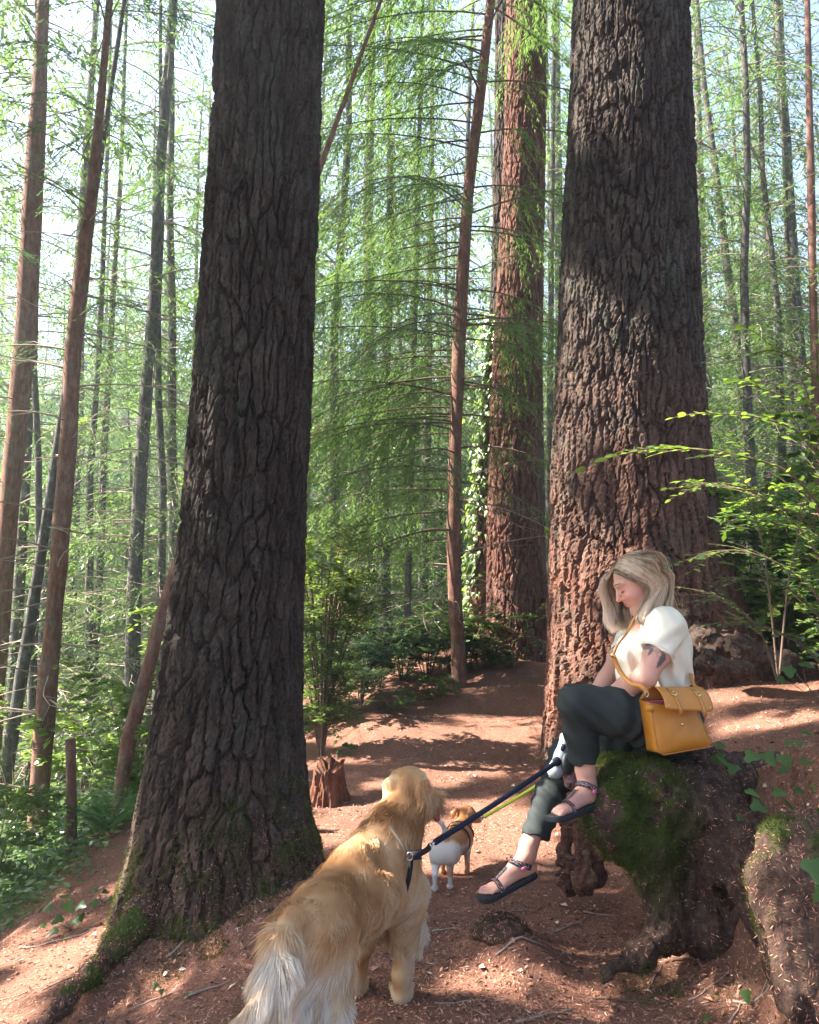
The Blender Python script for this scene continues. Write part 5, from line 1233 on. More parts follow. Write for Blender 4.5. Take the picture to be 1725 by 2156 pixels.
def fur(V, Q, n, flow, length, tone, wid, R, k=5, lift=.35, grav=.35, clump=.35, wfn=None):
    p, i = sample_faces(V, Q, n, R, wfn); N = normals(V, Q); nn = unit(N[Q[i]].mean(1))
    f = flow(p); f = f-nn*(f*nn).sum(1, keepdims=True); f = unit(f)
    L = length(p)*R.uniform(.7, 1.25, n)
    sw = np.stack([fbm(p[:, 0]*16, p[:, 1]*16, p[:, 2]*16, s_, 2) for s_ in (5, 6, 7)], 1)
    d = unit(f+nn*lift*R.uniform(.5, 1.4, n)[:, None]+sw*clump*2+R.normal(0, .10, (n, 3)))
    A = [p-nn*.003]; cur = p-nn*.003
    for j in range(1, k):
        t = j/(k-1); dd = unit(d*(1-.35*t)+f*.5*t+np.array([0, 0, -grav])*t+sw*clump*2.2*np.sin(t*4+1)[..., None] if False else d*(1-.35*t)+f*.5*t+np.array([0, 0, -grav])*t+sw*clump*1.6*math.sin(t*3))
        dn_ = (dd*nn).sum(1); dd = unit(dd+nn*np.maximum(.16-.10*t-dn_, 0)[:, None]); cur = cur+dd*(L/(k-1))[:, None]; A.append(cur)
    mb = MB(); tn = np.clip(tone(p)+R.normal(0, .07, n)+.25*sw[:, 0], 0, 1)[:, None]+np.linspace(-.07, .07, k)[None]
    strands(mb, np.stack(A, 1), wid*(.6+.4*L/L.mean()), tn, R); return mb

# ---------------------------------------------------------------- golden retriever seen from behind
gr = G(845, 2112); gl = G(748, 2098)
dog = empty('golden_dog', (float((gr[0]+gl[0])/2), 2.6, float(H(-.15, 2.6)))); tag(dog, 'golden retriever with long cream and gold coat standing with its back to us', 'dog')
DB = np.array(dog.location)
def build_golden():
    R = np.random.default_rng(21)
    s = SDF([-.78, 1.78, -.12], [.36, 3.28, 1.04], .0072)
    dr = gr[1]; dl = gl[1]
    chest, belly, loin, rump = P(800, 1852, 2.80), P(738, 1890, 2.58), P(684, 1932, 2.40), P(650, 1968, 2.27)
    s.chain([chest, belly, loin, rump], [.126, .116, .102, .098], k=.05)
    s.ell(P(824, 1838, 2.88), [.085, .11, .125], k=.05); s.cap(P(790, 1782, 2.80), P(740, 1815, 2.62), .07, .06, k=.05)
    s.chain([P(806, 1800, 2.80), P(830, 1740, 2.87), P(852, 1690, 2.93)], [.100, .084, .066], k=.05); s.cap(P(842, 1800, 2.88), P(858, 1740, 2.93), .065, .05, k=.05)
    s.ell(P(862, 1652, 2.97), [.070, .080, .066], k=.03); s.ell(P(864, 1682, 2.98), [.058, .070, .055], k=.04)
    s.chain([P(880, 1672, 3.02), P(903, 1690, 3.09), P(914, 1699, 3.13)], [.055, .040, .032], k=.025)
    # ears
    s.chain([P(884, 1636, 2.94), P(893, 1664, 2.905), P(891, 1696, 2.90)], [.026, .040, .026], k=.010, sq=((1, -.6, 0), .45))
    s.chain([P(834, 1634, 2.96), P(818, 1656, 2.93), P(812, 1684, 2.94)], [.022, .030, .018], k=.015, sq=((1, .6, 0), .5))
    # front legs
    def fore(top, el, wr, g):
        s.chain([top, el, wr, np.array([g[0], g[1], g[2]+.035])], [.078, .050, .034, .032], k=.03)
        c = np.array([g[0], g[1]+.01, g[2]+.024]); s.ell(c+[.004, .02, .0], [.044, .060, .030], k=.015)
        for q in (-.030, -.010, .011, .031): s.cap(c+[q, .045, .002], c+[q*1.25, .082, -.006], .0155, .013, k=.005)
    fore(P(858, 1872, 2.87), P(856, 1965, dr-.01), P(848, 2050, dr), gr); fore(P(765, 1890, 2.84), P(760, 1980, dl-.02), P(752, 2045, dl), gl)
    # hind legs: thigh, knee forward, hock back, upright shank
    for (th, kn, hx, g_) in ((P(678, 1992, 2.33), 0, -.235, 2.26), (P(618, 2000, 2.24), 0, -.37, 2.20)):
        z = float(H(hx, g_)); foot_ = np.array([hx, g_, z+.025]); hock = np.array([hx, g_-.03, z+.17]); knee = np.array([(th[0]+hx)/2+.01, g_+.14, z+.33])
        s.chain([th, knee], [.088, .060], k=.04); s.chain([th, (th+hock)/2, hock], [.084, .056, .034], k=.04); s.chain([knee, hock, foot_], [.062, .034, .030], k=.03); s.ell(foot_+[0, .04, 0], [.036, .055, .026], k=.015)
    s.chain([P(618, 1938, 2.22), P(590, 1985, 2.12), P(574, 2045, 2.06), P(560, 2110, 2.02), P(510, 2150, 1.98)], [.038, .034, .034, .030, .018], k=.03)
    V, Q = s.mesh(2)
    fwd = unit(chest-rump); tb = P(600, 1925, 2.22)
    def along(p): return (p-rump)@fwd
    def regions(p):
        a = along(p); z = p[:, 2]; tail = sstep(2.20, 2.10, p[:, 1]); head = sstep(2.86, 2.94, p[:, 1])*sstep(.74, .80, z)
        lower = sstep(.46, .26, z); hind = sstep(.20, -.02, a)*sstep(.56, .42, z); leg = sstep(.30, .2, z)*(p[:, 1] > 2.6); return a, z, tail, head, lower, hind, leg
    def tone(p):
        a, z, tail, head, lower, hind, leg = regions(p)
        n = fbm(p[:, 0]*7, p[:, 1]*7, p[:, 2]*7, 3, 3); n2 = fbm(p[:, 0]*20, p[:, 1]*20, p[:, 2]*20, 9, 2)
        t = .40+.46*n+.28*n2-.20*sstep(.50, .62, z)*(1-head)*(1-tail)+.22*sstep(-.04, .04, p[:, 0]+.30-.0*z)*sstep(.58, .50, z)*sstep(2.45, 2.3, p[:, 1])
        t = t+.42*hind*sstep(-.3, .2, n+.20)+.30*tail*sstep(-.4, .1, n+.2)+.14*head+.12*leg
        side = sstep(-.06, .04, p[:, 0])*sstep(.60, .45, z)*sstep(2.6, 2.8, p[:, 1]); t = t+.25*side
        neck = sstep(2.80, 2.88, p[:, 1])*(1-head)*sstep(.6, .66, z); return np.clip(t+.10*neck, .02, 1)
    def length(p):
        a, z, tail, head, lower, hind, leg = regions(p)
        L = .030+.020*hind+.034*tail-.018*head; L = L*(1-.62*leg)
        bel = sstep(.40, .30, z)*sstep(.1, .25, a)*(z > .24); neck = sstep(2.76, 2.86, p[:, 1])*sstep(.55, .65, z)*(1-head)
        return np.clip(L+.028*bel+.020*neck, .016, .12)
    def flow(p):
        a, z, tail, head, lower, hind, leg = regions(p)
        f = -fwd*.8+np.array([0, 0, -.65]); f = np.broadcast_to(f, p.shape).copy(); f += tail[:, None]*np.array([-.25, -.5, -.9])+hind[:, None]*np.array([0, -.5, -.6])+leg[:, None]*np.array([0, .2, -1.4])
        f += head[:, None]*np.array([.0, -.1, -.7]); return f
    b = mk('body', V-DB, Q, mat=M['gold_fur'], parent=dog, attr={'tone': np.clip(tone(V)*.9, 0, 1)})
    mb = fur(V, Q, 60000, flow, length, tone, .0018, R, k=3, lift=.34, grav=.30, clump=.55, wfn=lambda c: np.where(c[:, 1] < 2.12, 1.8, 1.0)*np.where(c[:, 2] < .2, .5, 1))
    V2, Q2, T2, A2 = mb.arrays(); mk('fur', V2-DB, Q2, mat=M['gold_fur'], parent=dog, attr={'tone': A2})
    mb = MB(); q = P(912, 1712, 3.09)-DB; mb.tube([q, q+[.012, -.004, -.012], q+[.018, -.008, -.028]], [.012, .014, .009], 10); mb.build('tongue', M['tongue'], dog)
    mb = MB(); q = P(917, 1697, 3.16)-DB; mb.tube([q-[.008, 0, 0], q, q+[.010, .004, -.003]], [.012, .016, .008], 10); mb.build('nose', M['nose'], dog)
build_golden()
def web(pts, w, th, mat, name, parent, base, dirw, n=10):
    c = bez(pts, n); k = len(c); tg = unit(np.gradient(c, axis=0)); sd = unit(np.cross(tg, dirw))*w/2; nn = unit(np.cross(sd, tg))*th
    mb = MB(); mb.add(np.concatenate([c-sd, c+sd, c-sd+nn, c+sd+nn])-base, [q for j in range(k-1) for q in ([j, j+1, k+j+1, k+j], [2*k+j, 3*k+j, 3*k+j+1, 2*k+j+1], [j, 2*k+j, 2*k+j+1, j+1], [k+j, k+j+1, 3*k+j+1, 3*k+j])]); return mb.build(name, mat, parent)
M['navy'] = simple('navy_webbing', (.012, .015, .032), .75, .25, var=.2, scale=200, bump=.3, bscale=600, bd=.0006); M['lime'] = simple('lime_webbing', (.62, .78, .08), .6, .3, var=.08, scale=100, bump=.2, bscale=500, bd=.0005)
M['black_web'] = simple('black_webbing', (.014, .014, .018), .75, .25, var=.2, scale=200, bump=.3, bscale=600, bd=.0006); M['grey_web'] = simple('grey_webbing', (.13, .10, .075), .8, .2, var=.1, scale=100)
vw = np.array([0, -1.0, .25])
hn = empty('dog_harness', tuple(P(850, 1800, 2.78))); tag(hn, 'black and grey harness strapped round the chest of the golden dog', 'harness'); B_ = np.array(hn.location)
web([P(822, 1742, 2.74), P(836, 1762, 2.715), P(850, 1782, 2.70), P(860, 1800, 2.70)], .009, .003, M['grey_web'], 'webbing', hn, B_, vw)
web([P(866, 1806, 2.70), P(864, 1830, 2.695), P(858, 1862, 2.70), P(848, 1894, 2.72)], .016, .003, M['black_web'], 'webbing', hn, B_, vw)
web([P(872, 1798, 2.70), P(888, 1795, 2.75), P(900, 1788, 2.84), P(905, 1782, 2.90)], .020, .003, M['black_web'], 'webbing', hn, B_, vw)
mb = MB(); mb.box(P(876, 1801, 2.69)-B_, [.018, .007, .012], axes([0, 0, 1], [1, .25, 0])); mb.build('buckle', M['black_web'], hn)
mb = MB(); t = np.linspace(0, 2*pi, 17); mb.tube(P(863, 1803, 2.68)-B_+np.c_[.010*np.cos(t), 0*t, .013*np.sin(t)], .002, 5, False); mb.build('ring', M['steel'], hn)
# ---------------------------------------------------------------- leashes and their handle
reel = empty('leash_reel', tuple(P(1178, 1640, 3.48))); tag(reel, 'grey and black leash reel held beside the crossed leg of the woman', 'leash handle'); RB = np.array(reel.location)
def rlo(fn, name, mat, lo, hi, res=.003, parent=None):
    s = SDF(lo, hi, res); fn(s); V, Q = s.mesh(2); return mk(name, V-RB, Q, mat=mat, parent=parent or reel)
M['grey_plastic'] = simple('grey_plastic', (.30, .33, .36), .32, .5, var=.03); M['dark_plastic'] = simple('dark_plastic', (.05, .055, .06), .45, .4, var=.1)
a, b, c_, e_ = P(1190, 1552, 3.50), P(1182, 1590, 3.47), P(1170, 1622, 3.46), P(1203, 1600, 3.54)
rlo(lambda s: (s.chain([a, b, c_], [.020, .026, .032], k=.02), s.cap(c_, P(1184, 1614, 3.5), .030, .026, k=.02), s.cap(a, P(1204, 1556, 3.54), .016, .014, k=.02)), 'casing', M['grey_plastic'], [.52, 3.38, .68], [.78, 3.66, .98])
rlo(lambda s: s.cap(P(1196, 1606, 3.455), P(1201, 1603, 3.50), .050, .052, k=.01, sq=((1, -.7, 0), .45)), 'side_disc', M['dark_plastic'], [.52, 3.36, .66], [.82, 3.62, .92])
mb = MB(); q = P(1173, 1604, 3.425)-RB; mb.tube([q+[0, .012, 0], q, q-[0, .006, 0]], [.019, .019, .012], 16); mb.build('leash_outlet', M['navy'], reel)
mb = MB(); q = P(1186, 1574, 3.445)-RB; mb.tube([q+[-.004, .004, -.012], q, q+[.004, 0, .014]], [.008, .011, .007], 10); mb.build('brake_button', M['navy'], reel)
pouch = empty('bag_pouch', tuple(P(1202, 1650, 3.5))); tag(pouch, 'small pink glittery pouch dangling from the leash reel by the ankle', 'pouch'); PP = np.array(pouch.location)
def glit():
    m, nt = newmat('pink_glitter'); t = NT(nt); o = t.obj(); v = t.n('ShaderNodeTexVoronoi', ins={'Scale': 260.0}); nt.links.new(o, v.inputs['Vector'])
    c = t.mix(t.ramp(v.outputs['Distance'], [(.2, (1, 1, 1)), (.5, (0, 0, 0))]), (.25, .09, .10), (.70, .42, .42)); t.out(t.pbr(c, .4, None, .6)); return m
s = SDF([.60, 3.38, .60], [.80, 3.62, .86], .003); s.chain([P(1207, 1612, 3.53), P(1201, 1636, 3.50), P(1202, 1648, 3.49)], [.020, .032, .028], k=.012); V, Q = s.mesh(2); mk('pouch', V-PP, Q, mat=glit(), parent=pouch)
mb = MB(); mb.box(P(1198, 1654, 3.455)-PP, [.011, .002, .009]); mb.build('tag', M['grey_web'], pouch)
def leash(p0, p1, w, mat, label, sag, clip=True):
    e = empty('dog_leash', tuple(p0)); tag(e, label, 'leash'); B = np.array(p0); t = np.linspace(0, 1, 7)[:, None]; pts = p0*(1-t)+p1*t-np.array([0, 0, sag])*4*t*(1-t)
    dd = unit(p1-p0); web(list(pts+dd*.0), w, .003, mat, 'webbing', e, B, vw, 6)
    mb = MB(); q = np.zeros(3); t2 = np.linspace(0, 2*pi, 15); u = dd; v = np.array([0, 0, 1.0]); mb.tube(q-u*.022+np.cos(t2)[:, None]*u*.013+np.sin(t2)[:, None]*v*.009, .0028, 6, False); mb.tube([q-u*.012, q+u*.006], .005, 8); mb.build('clip', M['steel'], e)
    mb = MB(); mb.box(dd*.030+unit(np.cross(dd, vw))*0, [.026, .003, w*.55], axes(unit(np.cross(dd, vw)), dd)[:, [0, 1, 2]]); mb.build('stitched_end', mat, e)
leash(P(914, 1775, 2.93), P(1170, 1606, 3.43), .020, M['navy'], 'dark navy leash running from the golden dog to the reel', .004)
leash(P(1019, 1720, 4.25), P(1163, 1634, 3.50), .016, M['lime'], 'lime yellow leash running from the small dog to the reel', .003)

# ---------------------------------------------------------------- small hound
f1, f2, f3 = G(916, 1878), G(948, 1874), G(984, 1843); f4 = np.array([f3[0]-.13, f3[1]+.02, float(H(f3[0]-.13, f3[1]+.02))])
hound = empty('small_dog', (float(f2[0]), float(f2[1]), float(f2[2]))); tag(hound, 'small white and tan hound with raised tail standing on the sunny path', 'dog'); HB = np.array(hound.location)
def build_hound():
    R = np.random.default_rng(23); d0 = f1[1]; D = d0-3.95
    s = SDF([.0, d0-.2, -.10], [.52, d0+.75, .50], .0056)
    rump, mid, chest = P(938, 1785, d0+.06), P(952, 1775, d0+.18), P(968, 1764, d0+.30)
    s.ell(P(926, 1792, d0+.03), [.048, .05, .062], k=.03); s.ell(P(950, 1792, d0+.03), [.048, .05, .062], k=.03)
    s.chain([rump, mid, chest], [.060, .062, .070], k=.04); s.ell(chest+[.01, .03, -.02], [.062, .07, .080], k=.03)
    s.chain([chest+[.005, .02, .03], P(980, 1728, d0+.42)], [.055, .042], k=.03)
    hc = P(981, 1712, d0+.44); s.ell(hc, [.050, .048, .044], k=.02); s.chain([hc+[.02, .01, -.008], hc+[.052, .015, -.030], hc+[.075, .015, -.040]], [.036, .026, .020], k=.015)
    s.chain([P(990, 1703, d0+.39), P(991, 1712, d0+.375), P(988, 1722, d0+.38)], [.012, .018, .010], k=.008); s.chain([P(962, 1704, d0+.42), P(955, 1712, d0+.41), P(953, 1722, d0+.42)], [.010, .015, .009], k=.008)
    for (hip, g) in ((P(922, 1800, d0+.03), f1), (P(950, 1800, d0+.04), f2)):
        hock = np.array([g[0], g[1]-.005, g[2]+.085]); s.chain([hip, np.array([(hip[0]+g[0])/2, g[1]+.055, g[2]+.14]), hock, g+[0, 0, .018]], [.048, .030, .0135, .0115], k=.015); s.ell(g+[0, .02, .012], [.019, .030, .014], k=.01)
    for (sh, g) in ((chest+[.03, .0, -.02], f3), (chest+[-.03, .02, -.02], f4)):
        s.chain([sh, np.array([g[0], g[1], g[2]+.13]), g+[0, 0, .045], g+[0, 0, .018]], [.034, .019, .0125, .0115], k=.012); s.ell(g+[0, .018, .012], [.018, .026, .013], k=.008)
    s.chain([P(940, 1765, d0+.02), P(937, 1748, d0-.0), P(930, 1733, d0-.02), P(921, 1727, d0-.03), P(913, 1726, d0-.03)], [.016, .013, .011, .009, .006], k=.012)
    V, Q = s.mesh(2)
    def tone(p):
        q = (p-HB); n = fbm(p[:, 0]*9, p[:, 1]*9, p[:, 2]*9, 3, 2); z = p[:, 2]-f1[2]
        back = sstep(.15, .20, z+.07*n)*sstep(d0+.02, d0+.09, p[:, 1]); back = np.maximum(back, sstep(.215, .245, z)*sstep(d0-.02, d0+.04, p[:, 1])); t = .93-.52*back-.10*n
        head = sstep(d0+.34, d0+.38, p[:, 1])*sstep(.22, .26, z); t = t-.10*head; ear = (np.linalg.norm(p-P(954, 1714, d0+.41), axis=1) < .028)|(np.linalg.norm(p-P(990, 1713, d0+.38), axis=1) < .026); t = np.where(ear, .42, t)
        tb = (np.linalg.norm(p-P(940, 1760, d0+.01), axis=1) < .03); t = np.where(tb, .5, t); legs = sstep(.12, .08, z); t = t-.35*legs*sstep(-.1, .1, n)
        an = np.linalg.norm(p-P(939, 1782, d0-.045), axis=1) < .012; return np.clip(np.where(an, .0, t), 0, 1)
    mk('body', V-HB, Q, mat=M['hound_fur'], parent=hound, attr={'tone': tone(V)})
    mb = fur(V, Q, 9000, lambda p: np.broadcast_to(np.array([0, -.6, -.7]), p.shape), lambda p: np.full(len(p), .010), tone, .0014, R, k=3, lift=.25, grav=.2, clump=.1)
    V2, Q2, T2, A2 = mb.arrays(); mk('fur', V2-HB, Q2, mat=M['hound_fur'], parent=hound, attr={'tone': A2})
    mb = MB(); q = hc+[.088, .015, -.036]-HB; mb.tube([q, q+[.008, 0, 0]], [.011, .008], 8); mb.build('nose', M['nose'], hound)
    h2 = empty('dog_harness', tuple(chest)); tag(h2, 'black strap harness on the small white and tan hound', 'harness'); B = np.array(chest); t = np.linspace(-.3*pi, 1.15*pi, 22); c = (mid+chest)/2
    ax = unit(chest-rump); e1 = unit(np.cross(ax, [0, 0, 1.0])); e1 = e1 if e1[0] > 0 else -e1; e2 = np.cross(e1, ax); e2 = e2 if e2[2] > 0 else -e2
    t = np.linspace(-.55*pi, 1.2*pi, 26); rg = c+np.cos(t)[:, None]*e1*.077+np.sin(t)[:, None]*e2*.076; mb = MB(); k = 26; w = ax*.010; nn = unit(rg-c)*.003
    mb.add(np.concatenate([rg-w, rg+w, rg-w+nn, rg+w+nn])-B, [q for j in range(k-1) for q in ([j, j+1, k+j+1, k+j], [2*k+j, 3*k+j, 3*k+j+1, 2*k+j+1], [j, 2*k+j, 2*k+j+1, j+1], [k+j, k+j+1, 3*k+j+1, 3*k+j])]); mb.build('girth_strap', M['black_web'], h2)
    c2 = chest+[.008, .03, .02]; rg = c2+np.cos(t)[:, None]*e1*.072+np.sin(t)[:, None]*unit(e2-ax*.5)*.068; nn = unit(rg-c2)*.003; mb = MB()
    mb.add(np.concatenate([rg-w*.8, rg+w*.8, rg-w*.8+nn, rg+w*.8+nn])-B, [q for j in range(k-1) for q in ([j, j+1, k+j+1, k+j], [2*k+j, 3*k+j, 3*k+j+1, 2*k+j+1], [j, 2*k+j, 2*k+j+1, j+1], [k+j, k+j+1, 3*k+j+1, 3*k+j])]); mb.build('neck_strap', M['black_web'], h2)
    mb = MB(); mb.box(P(966, 1741, chest[1]-.07)-B, [.012, .02, .006]); mb.build('back_buckle', M['black_web'], h2)
build_hound()
# ---------------------------------------------------------------- mossy root log the woman sits on, roots, moss
def earth_mat():
    m, nt = newmat('root_and_earth'); t = NT(nt); o = t.obj(); mo = t.attr('moss'); f = t.noise(26, 6, .72, vec=o); g = t.noise(120, 5, .7, vec=o)
    c = t.ramp(f, [(.3, (.016, .011, .009)), (.5, (.055, .034, .026)), (.7, (.13, .085, .062))]); c = t.mix(t.math('MULTIPLY', g, .25), c, (.18, .10, .075))
    c = t.mix(mo, c, t.ramp(g, [(.3, (.03, .045, .012)), (.6, (.085, .11, .025))])); t.out(t.pbr(c, .95, t.bump(t.math('ADD', f, g), .9, .012), .1)); return m
M['earth'] = earth_mat()
M['moss'] = leaf_mat('moss_strands', (.045, .058, .016), (.135, .155, .04), .35, (1.3, 1.4, .6), .0)
def moss_on(V, Q, n, mask, parent, base, seed, L=.016, name='moss', wid=.0022, tb=0):
    R = np.random.default_rng(seed); p, i = sample_faces(V, Q, n, R, lambda c: mask(c)+1e-9); N = normals(V, Q); nn = unit(N[Q[i]].mean(1)); l = L*R.uniform(.5, 1.4, n)[:, None]
    q = np.stack([fbm(p[:, 0]*22, p[:, 1]*22, p[:, 2]*22, s_, 2) for s_ in (1, 2, 3)], 1); a = unit(nn*.9+q*1.2+R.normal(0, .45, (n, 3))); b = unit(a+R.normal(0, .6, (n, 3))+[0, 0, -.3])
    A = np.stack([p-nn*.002, p+a*l*.5, p+(a*.5+b*.5)*l], 1); mb = MB(); strands(mb, A, wid, np.clip(R.normal(.5, .22, n)+q[:, 0]*.6+tb, 0, 1), R); V2, Q2, T2, A2 = mb.arrays()
    o = mk(name, V2-base, Q2, mat=M['moss'], parent=parent, attr={'tone': A2}); o['kind'] = 'stuff'; return o
def needles_on(V, Q, n, mask, parent, base, seed, L=(.009, .024), w=.0022):
    R = np.random.default_rng(seed); p, i = sample_faces(V, Q, n, R, lambda c: mask(c)+1e-9); N = normals(V, Q); nn = unit(N[Q[i]].mean(1)); d = unit(np.cross(nn, R.normal(0, 1, (n, 3)))+nn*R.normal(0, .3, n)[:, None]); ww = unit(np.cross(nn+R.normal(0, .4, (n, 3)), d))
    l = R.uniform(*L, n); mb = MB(); leafq(mb, p+nn*R.uniform(.001, .008, n)[:, None]-d*l[:, None]/2, d, ww, l, w*R.uniform(.6, 1.6, n), np.clip(R.normal(.36, .22, n), 0, 1)); V2, Q2, T2, A2 = mb.arrays()
    o = mk('needle_litter', V2-base, Q2, mat=M['litter'], parent=parent, attr={'tone': A2}, smooth=False); o['kind'] = 'stuff'
def sdf_root(name, label, cat, lo, hi, res, build, amp, mossmask, nmoss, seed, nn=2500, part='wood', L=.016, scaly=None, mat='earth'):
    s = SDF(lo, hi, res); build(s)
    s.warp(lambda X: amp*fbm(X[:, 0]*7, X[:, 1]*7, X[:, 2]*5, seed, 4, .6)+amp*.45*fbm(X[:, 0]*30, X[:, 1]*30, X[:, 2]*14, seed+3, 3)+amp*.5*np.abs(fbm(X[:, 0]*16, X[:, 1]*16, X[:, 2]*9, seed+8, 5, .65)))
    if scaly: s.warp(lambda X: scaly*(_hash(np.floor(X[:, 0]*9+2.2*fbm(X[:, 0]*6, X[:, 1]*6, X[:, 2]*6, 2, 2)), np.floor(X[:, 2]*26+2*fbm(X[:, 0]*9, X[:, 1]*9, X[:, 2]*9, 4, 2)), np.floor(X[:, 1]*9), 3)-.5))
    V, Q = s.mesh(1); base = np.array([V[:, 0].mean(), V[:, 1].mean(), V[:, 2].min()]); e = empty(name, tuple(base)); tag(e, label, cat)
    mm = np.clip(mossmask(V), 0, 1); mk(part, V-base, Q, mat=M[mat], parent=e, attr={'moss': mm}, smooth=False); 
    if nmoss: moss_on(V, Q, nmoss, mossmask, e, base, seed, L)
    if nn: needles_on(V, Q, nn, lambda c: np.clip(1.05-mossmask(c), 0, 1)+.12, e, base, seed+1)
    return e
def b1(s):
    s.chain([P(1300, 1655, 3.46), P(1360, 1672, 3.46), P(1470, 1672, 3.50), P(1640, 1665, 3.60)], [.125, .165, .17, .17], k=.08)
    s.chain([P(1300, 1650, 3.38), P(1286, 1715, 3.32), P(1296, 1765, 3.34)], [.095, .115, .085], k=.06); s.chain([P(1400, 1700, 3.35), P(1360, 1765, 3.32)], [.15, .12], k=.06)
    s.chain([P(1320, 1770, 3.34), P(1370, 1835, 3.32), P(1395, 1900, 3.28), P(1400, 1975, 3.24)], [.10, .075, .07, .075], k=.06)
    s.chain([P(1400, 1960, 3.24), P(1340, 2010, 3.12), P(1280, 2050, 3.02)], [.07, .05, .03], k=.06)
    s.chain([P(1440, 1780, 3.55), P(1500, 1850, 3.52), P(1560, 1860, 3.48), P(1660, 1830, 3.45)], [.20, .20, .20, .2], k=.10); s.chain([P(1470, 1860, 3.52), P(1480, 1950, 3.48), P(1520, 2000, 3.4)], [.17, .12, .10], k=.08)
    s.ell(P(1478, 1890, 3.42), [.15, .15, .14], k=.1); s.ell(P(1520, 1960, 3.30), [.16, .14, .10], k=.1)
    s.chain([P(1400, 1640, 3.3), P(1500, 1700, 3.3), P(1580, 1760, 3.2)], [.08, .09, .08], k=.08); s.chain([P(1500, 1760, 3.32), P(1600, 1850, 3.15), P(1640, 1950, 3.0)], [.12, .12, .1], k=.1)
def mm1(c):
    z = c[:, 2]; x = c[:, 0]; n = fbm(c[:, 0]*9, c[:, 1]*9, c[:, 2]*9, 6, 4, .65); top = sstep(.26, .60, z+.22*n); return np.clip(top*sstep(1.22, 1.00, x+.2*n)*sstep(-.22, .06, n)*sstep(3.62, 3.5, c[:, 1])+.5*sstep(.18, .05, z)*sstep(.0, .3, n), 0, 1)
sdf_root('mossy_log', 'mossy root log with a dark hollow beneath, on which the woman sits', 'log', [.60, 2.75, -.12], [1.95, 4.15, .95], .0105, b1, .046, mm1, 22000, 5, 7000, L=.017)
def b2(s): s.chain([P(1638, 1775, 2.62), P(1628, 1850, 2.56), P(1640, 1930, 2.50), P(1660, 2010, 2.45), P(1662, 2110, 2.40)], [.07, .075, .06, .05, .055], k=.04); s.chain([P(1700, 1800, 2.68), P(1720, 1900, 2.6), P(1760, 2050, 2.5)], [.14, .17, .2], k=.06)
sdf_root('mossy_root', 'upright mossy root sunlit on its edge at the lower right corner', 'root', [.85, 2.1, -.1], [1.65, 2.95, .95], .0085, b2, .034, lambda c: sstep(-.2, .25, fbm(c[:, 0]*10, c[:, 1]*10, c[:, 2]*6, 6, 3)-.02), 9000, 15, 3200, L=.014)
def b3(s): s.chain([P(300, 1930, 3.62), P(250, 1990, 3.48), P(190, 2050, 3.30), P(130, 2120, 3.12), P(70, 2200, 2.95)], [.10, .055, .035, .025, .015], k=.04)
sdf_root('mossy_root', 'mossy root running down to the left from the foot of the dark fir', 'root', [-1.7, 2.75, -.75], [-1.0, 3.9, .35], .0085, b3, .022, lambda c: sstep(.0, .35, fbm(c[:, 0]*12, c[:, 1]*12, c[:, 2]*8, 6, 4)), 2000, 25, 3000, L=.014)
def b4(s): s.chain([P(1196, 1745, 3.95), P(1192, 1800, 3.94), P(1196, 1860, 3.92)], [.035, .045, .055], k=.015); s.chain([P(1222, 1740, 3.93), P(1222, 1810, 3.90), P(1228, 1862, 3.86)], [.04, .05, .06], k=.012); s.chain([P(1248, 1760, 3.92), P(1250, 1840, 3.90)], [.045, .055], k=.012); s.cap(P(1236, 1800, 3.82), P(1240, 1850, 3.8), .018, .03, k=.01)
sdf_root('broken_root', 'dark broken root chunk standing behind the crossed leg of the woman', 'root', [.6, 3.65, -.15], [1.15, 4.2, .55], .008, b4, .022, lambda c: 0*c[:, 0], 0, 35, 300, scaly=.03, mat='bark_brown')
def b5(s): s.chain([P(1480, 1345, 5.3), P(1560, 1365, 5.15), P(1650, 1395, 5.1), P(1740, 1410, 5.1)], [.09, .09, .05, .04], k=.05); s.chain([P(1490, 1395, 5.0), P(1560, 1410, 4.95)], [.09, .06], k=.05)
sdf_root('flaking_root', 'flaking grey brown root ridge behind the back of the woman', 'root', [1.7, 4.3, .6], [2.8, 5.7, 1.5], .012, b5, .05, lambda c: .0*c[:, 0], 0, 45, 600, scaly=.04, mat='bark_dark')
# foot stone under the sandal
s = SDF([.25, 3.15, -.05], [.62, 3.65, .25], .006); q = P(1056, 1930, 3.38); s.ell(q+[0, .02, -.070], [.12, .13, .055], k=.03); s.cap(q+[.04,.02,-.09], q+[.10,-.25,-.16], .04, .02, k=.04); s.warp(lambda X: .030*fbm(X[:, 0]*13, X[:, 1]*13, X[:, 2]*13, 4, 4)); V, Q = s.mesh(1)
e = empty('root_knob', tuple(q-[0, 0, .1])); tag(e, 'worn knob of root under the front sandal of the woman', 'root'); mk('wood', V-np.array(e.location), Q, mat=M['earth'], parent=e, attr={'moss': np.zeros(len(V))}); needles_on(V, Q, 1300, lambda c: 1+0*c[:, 0], e, np.array(e.location), 3)
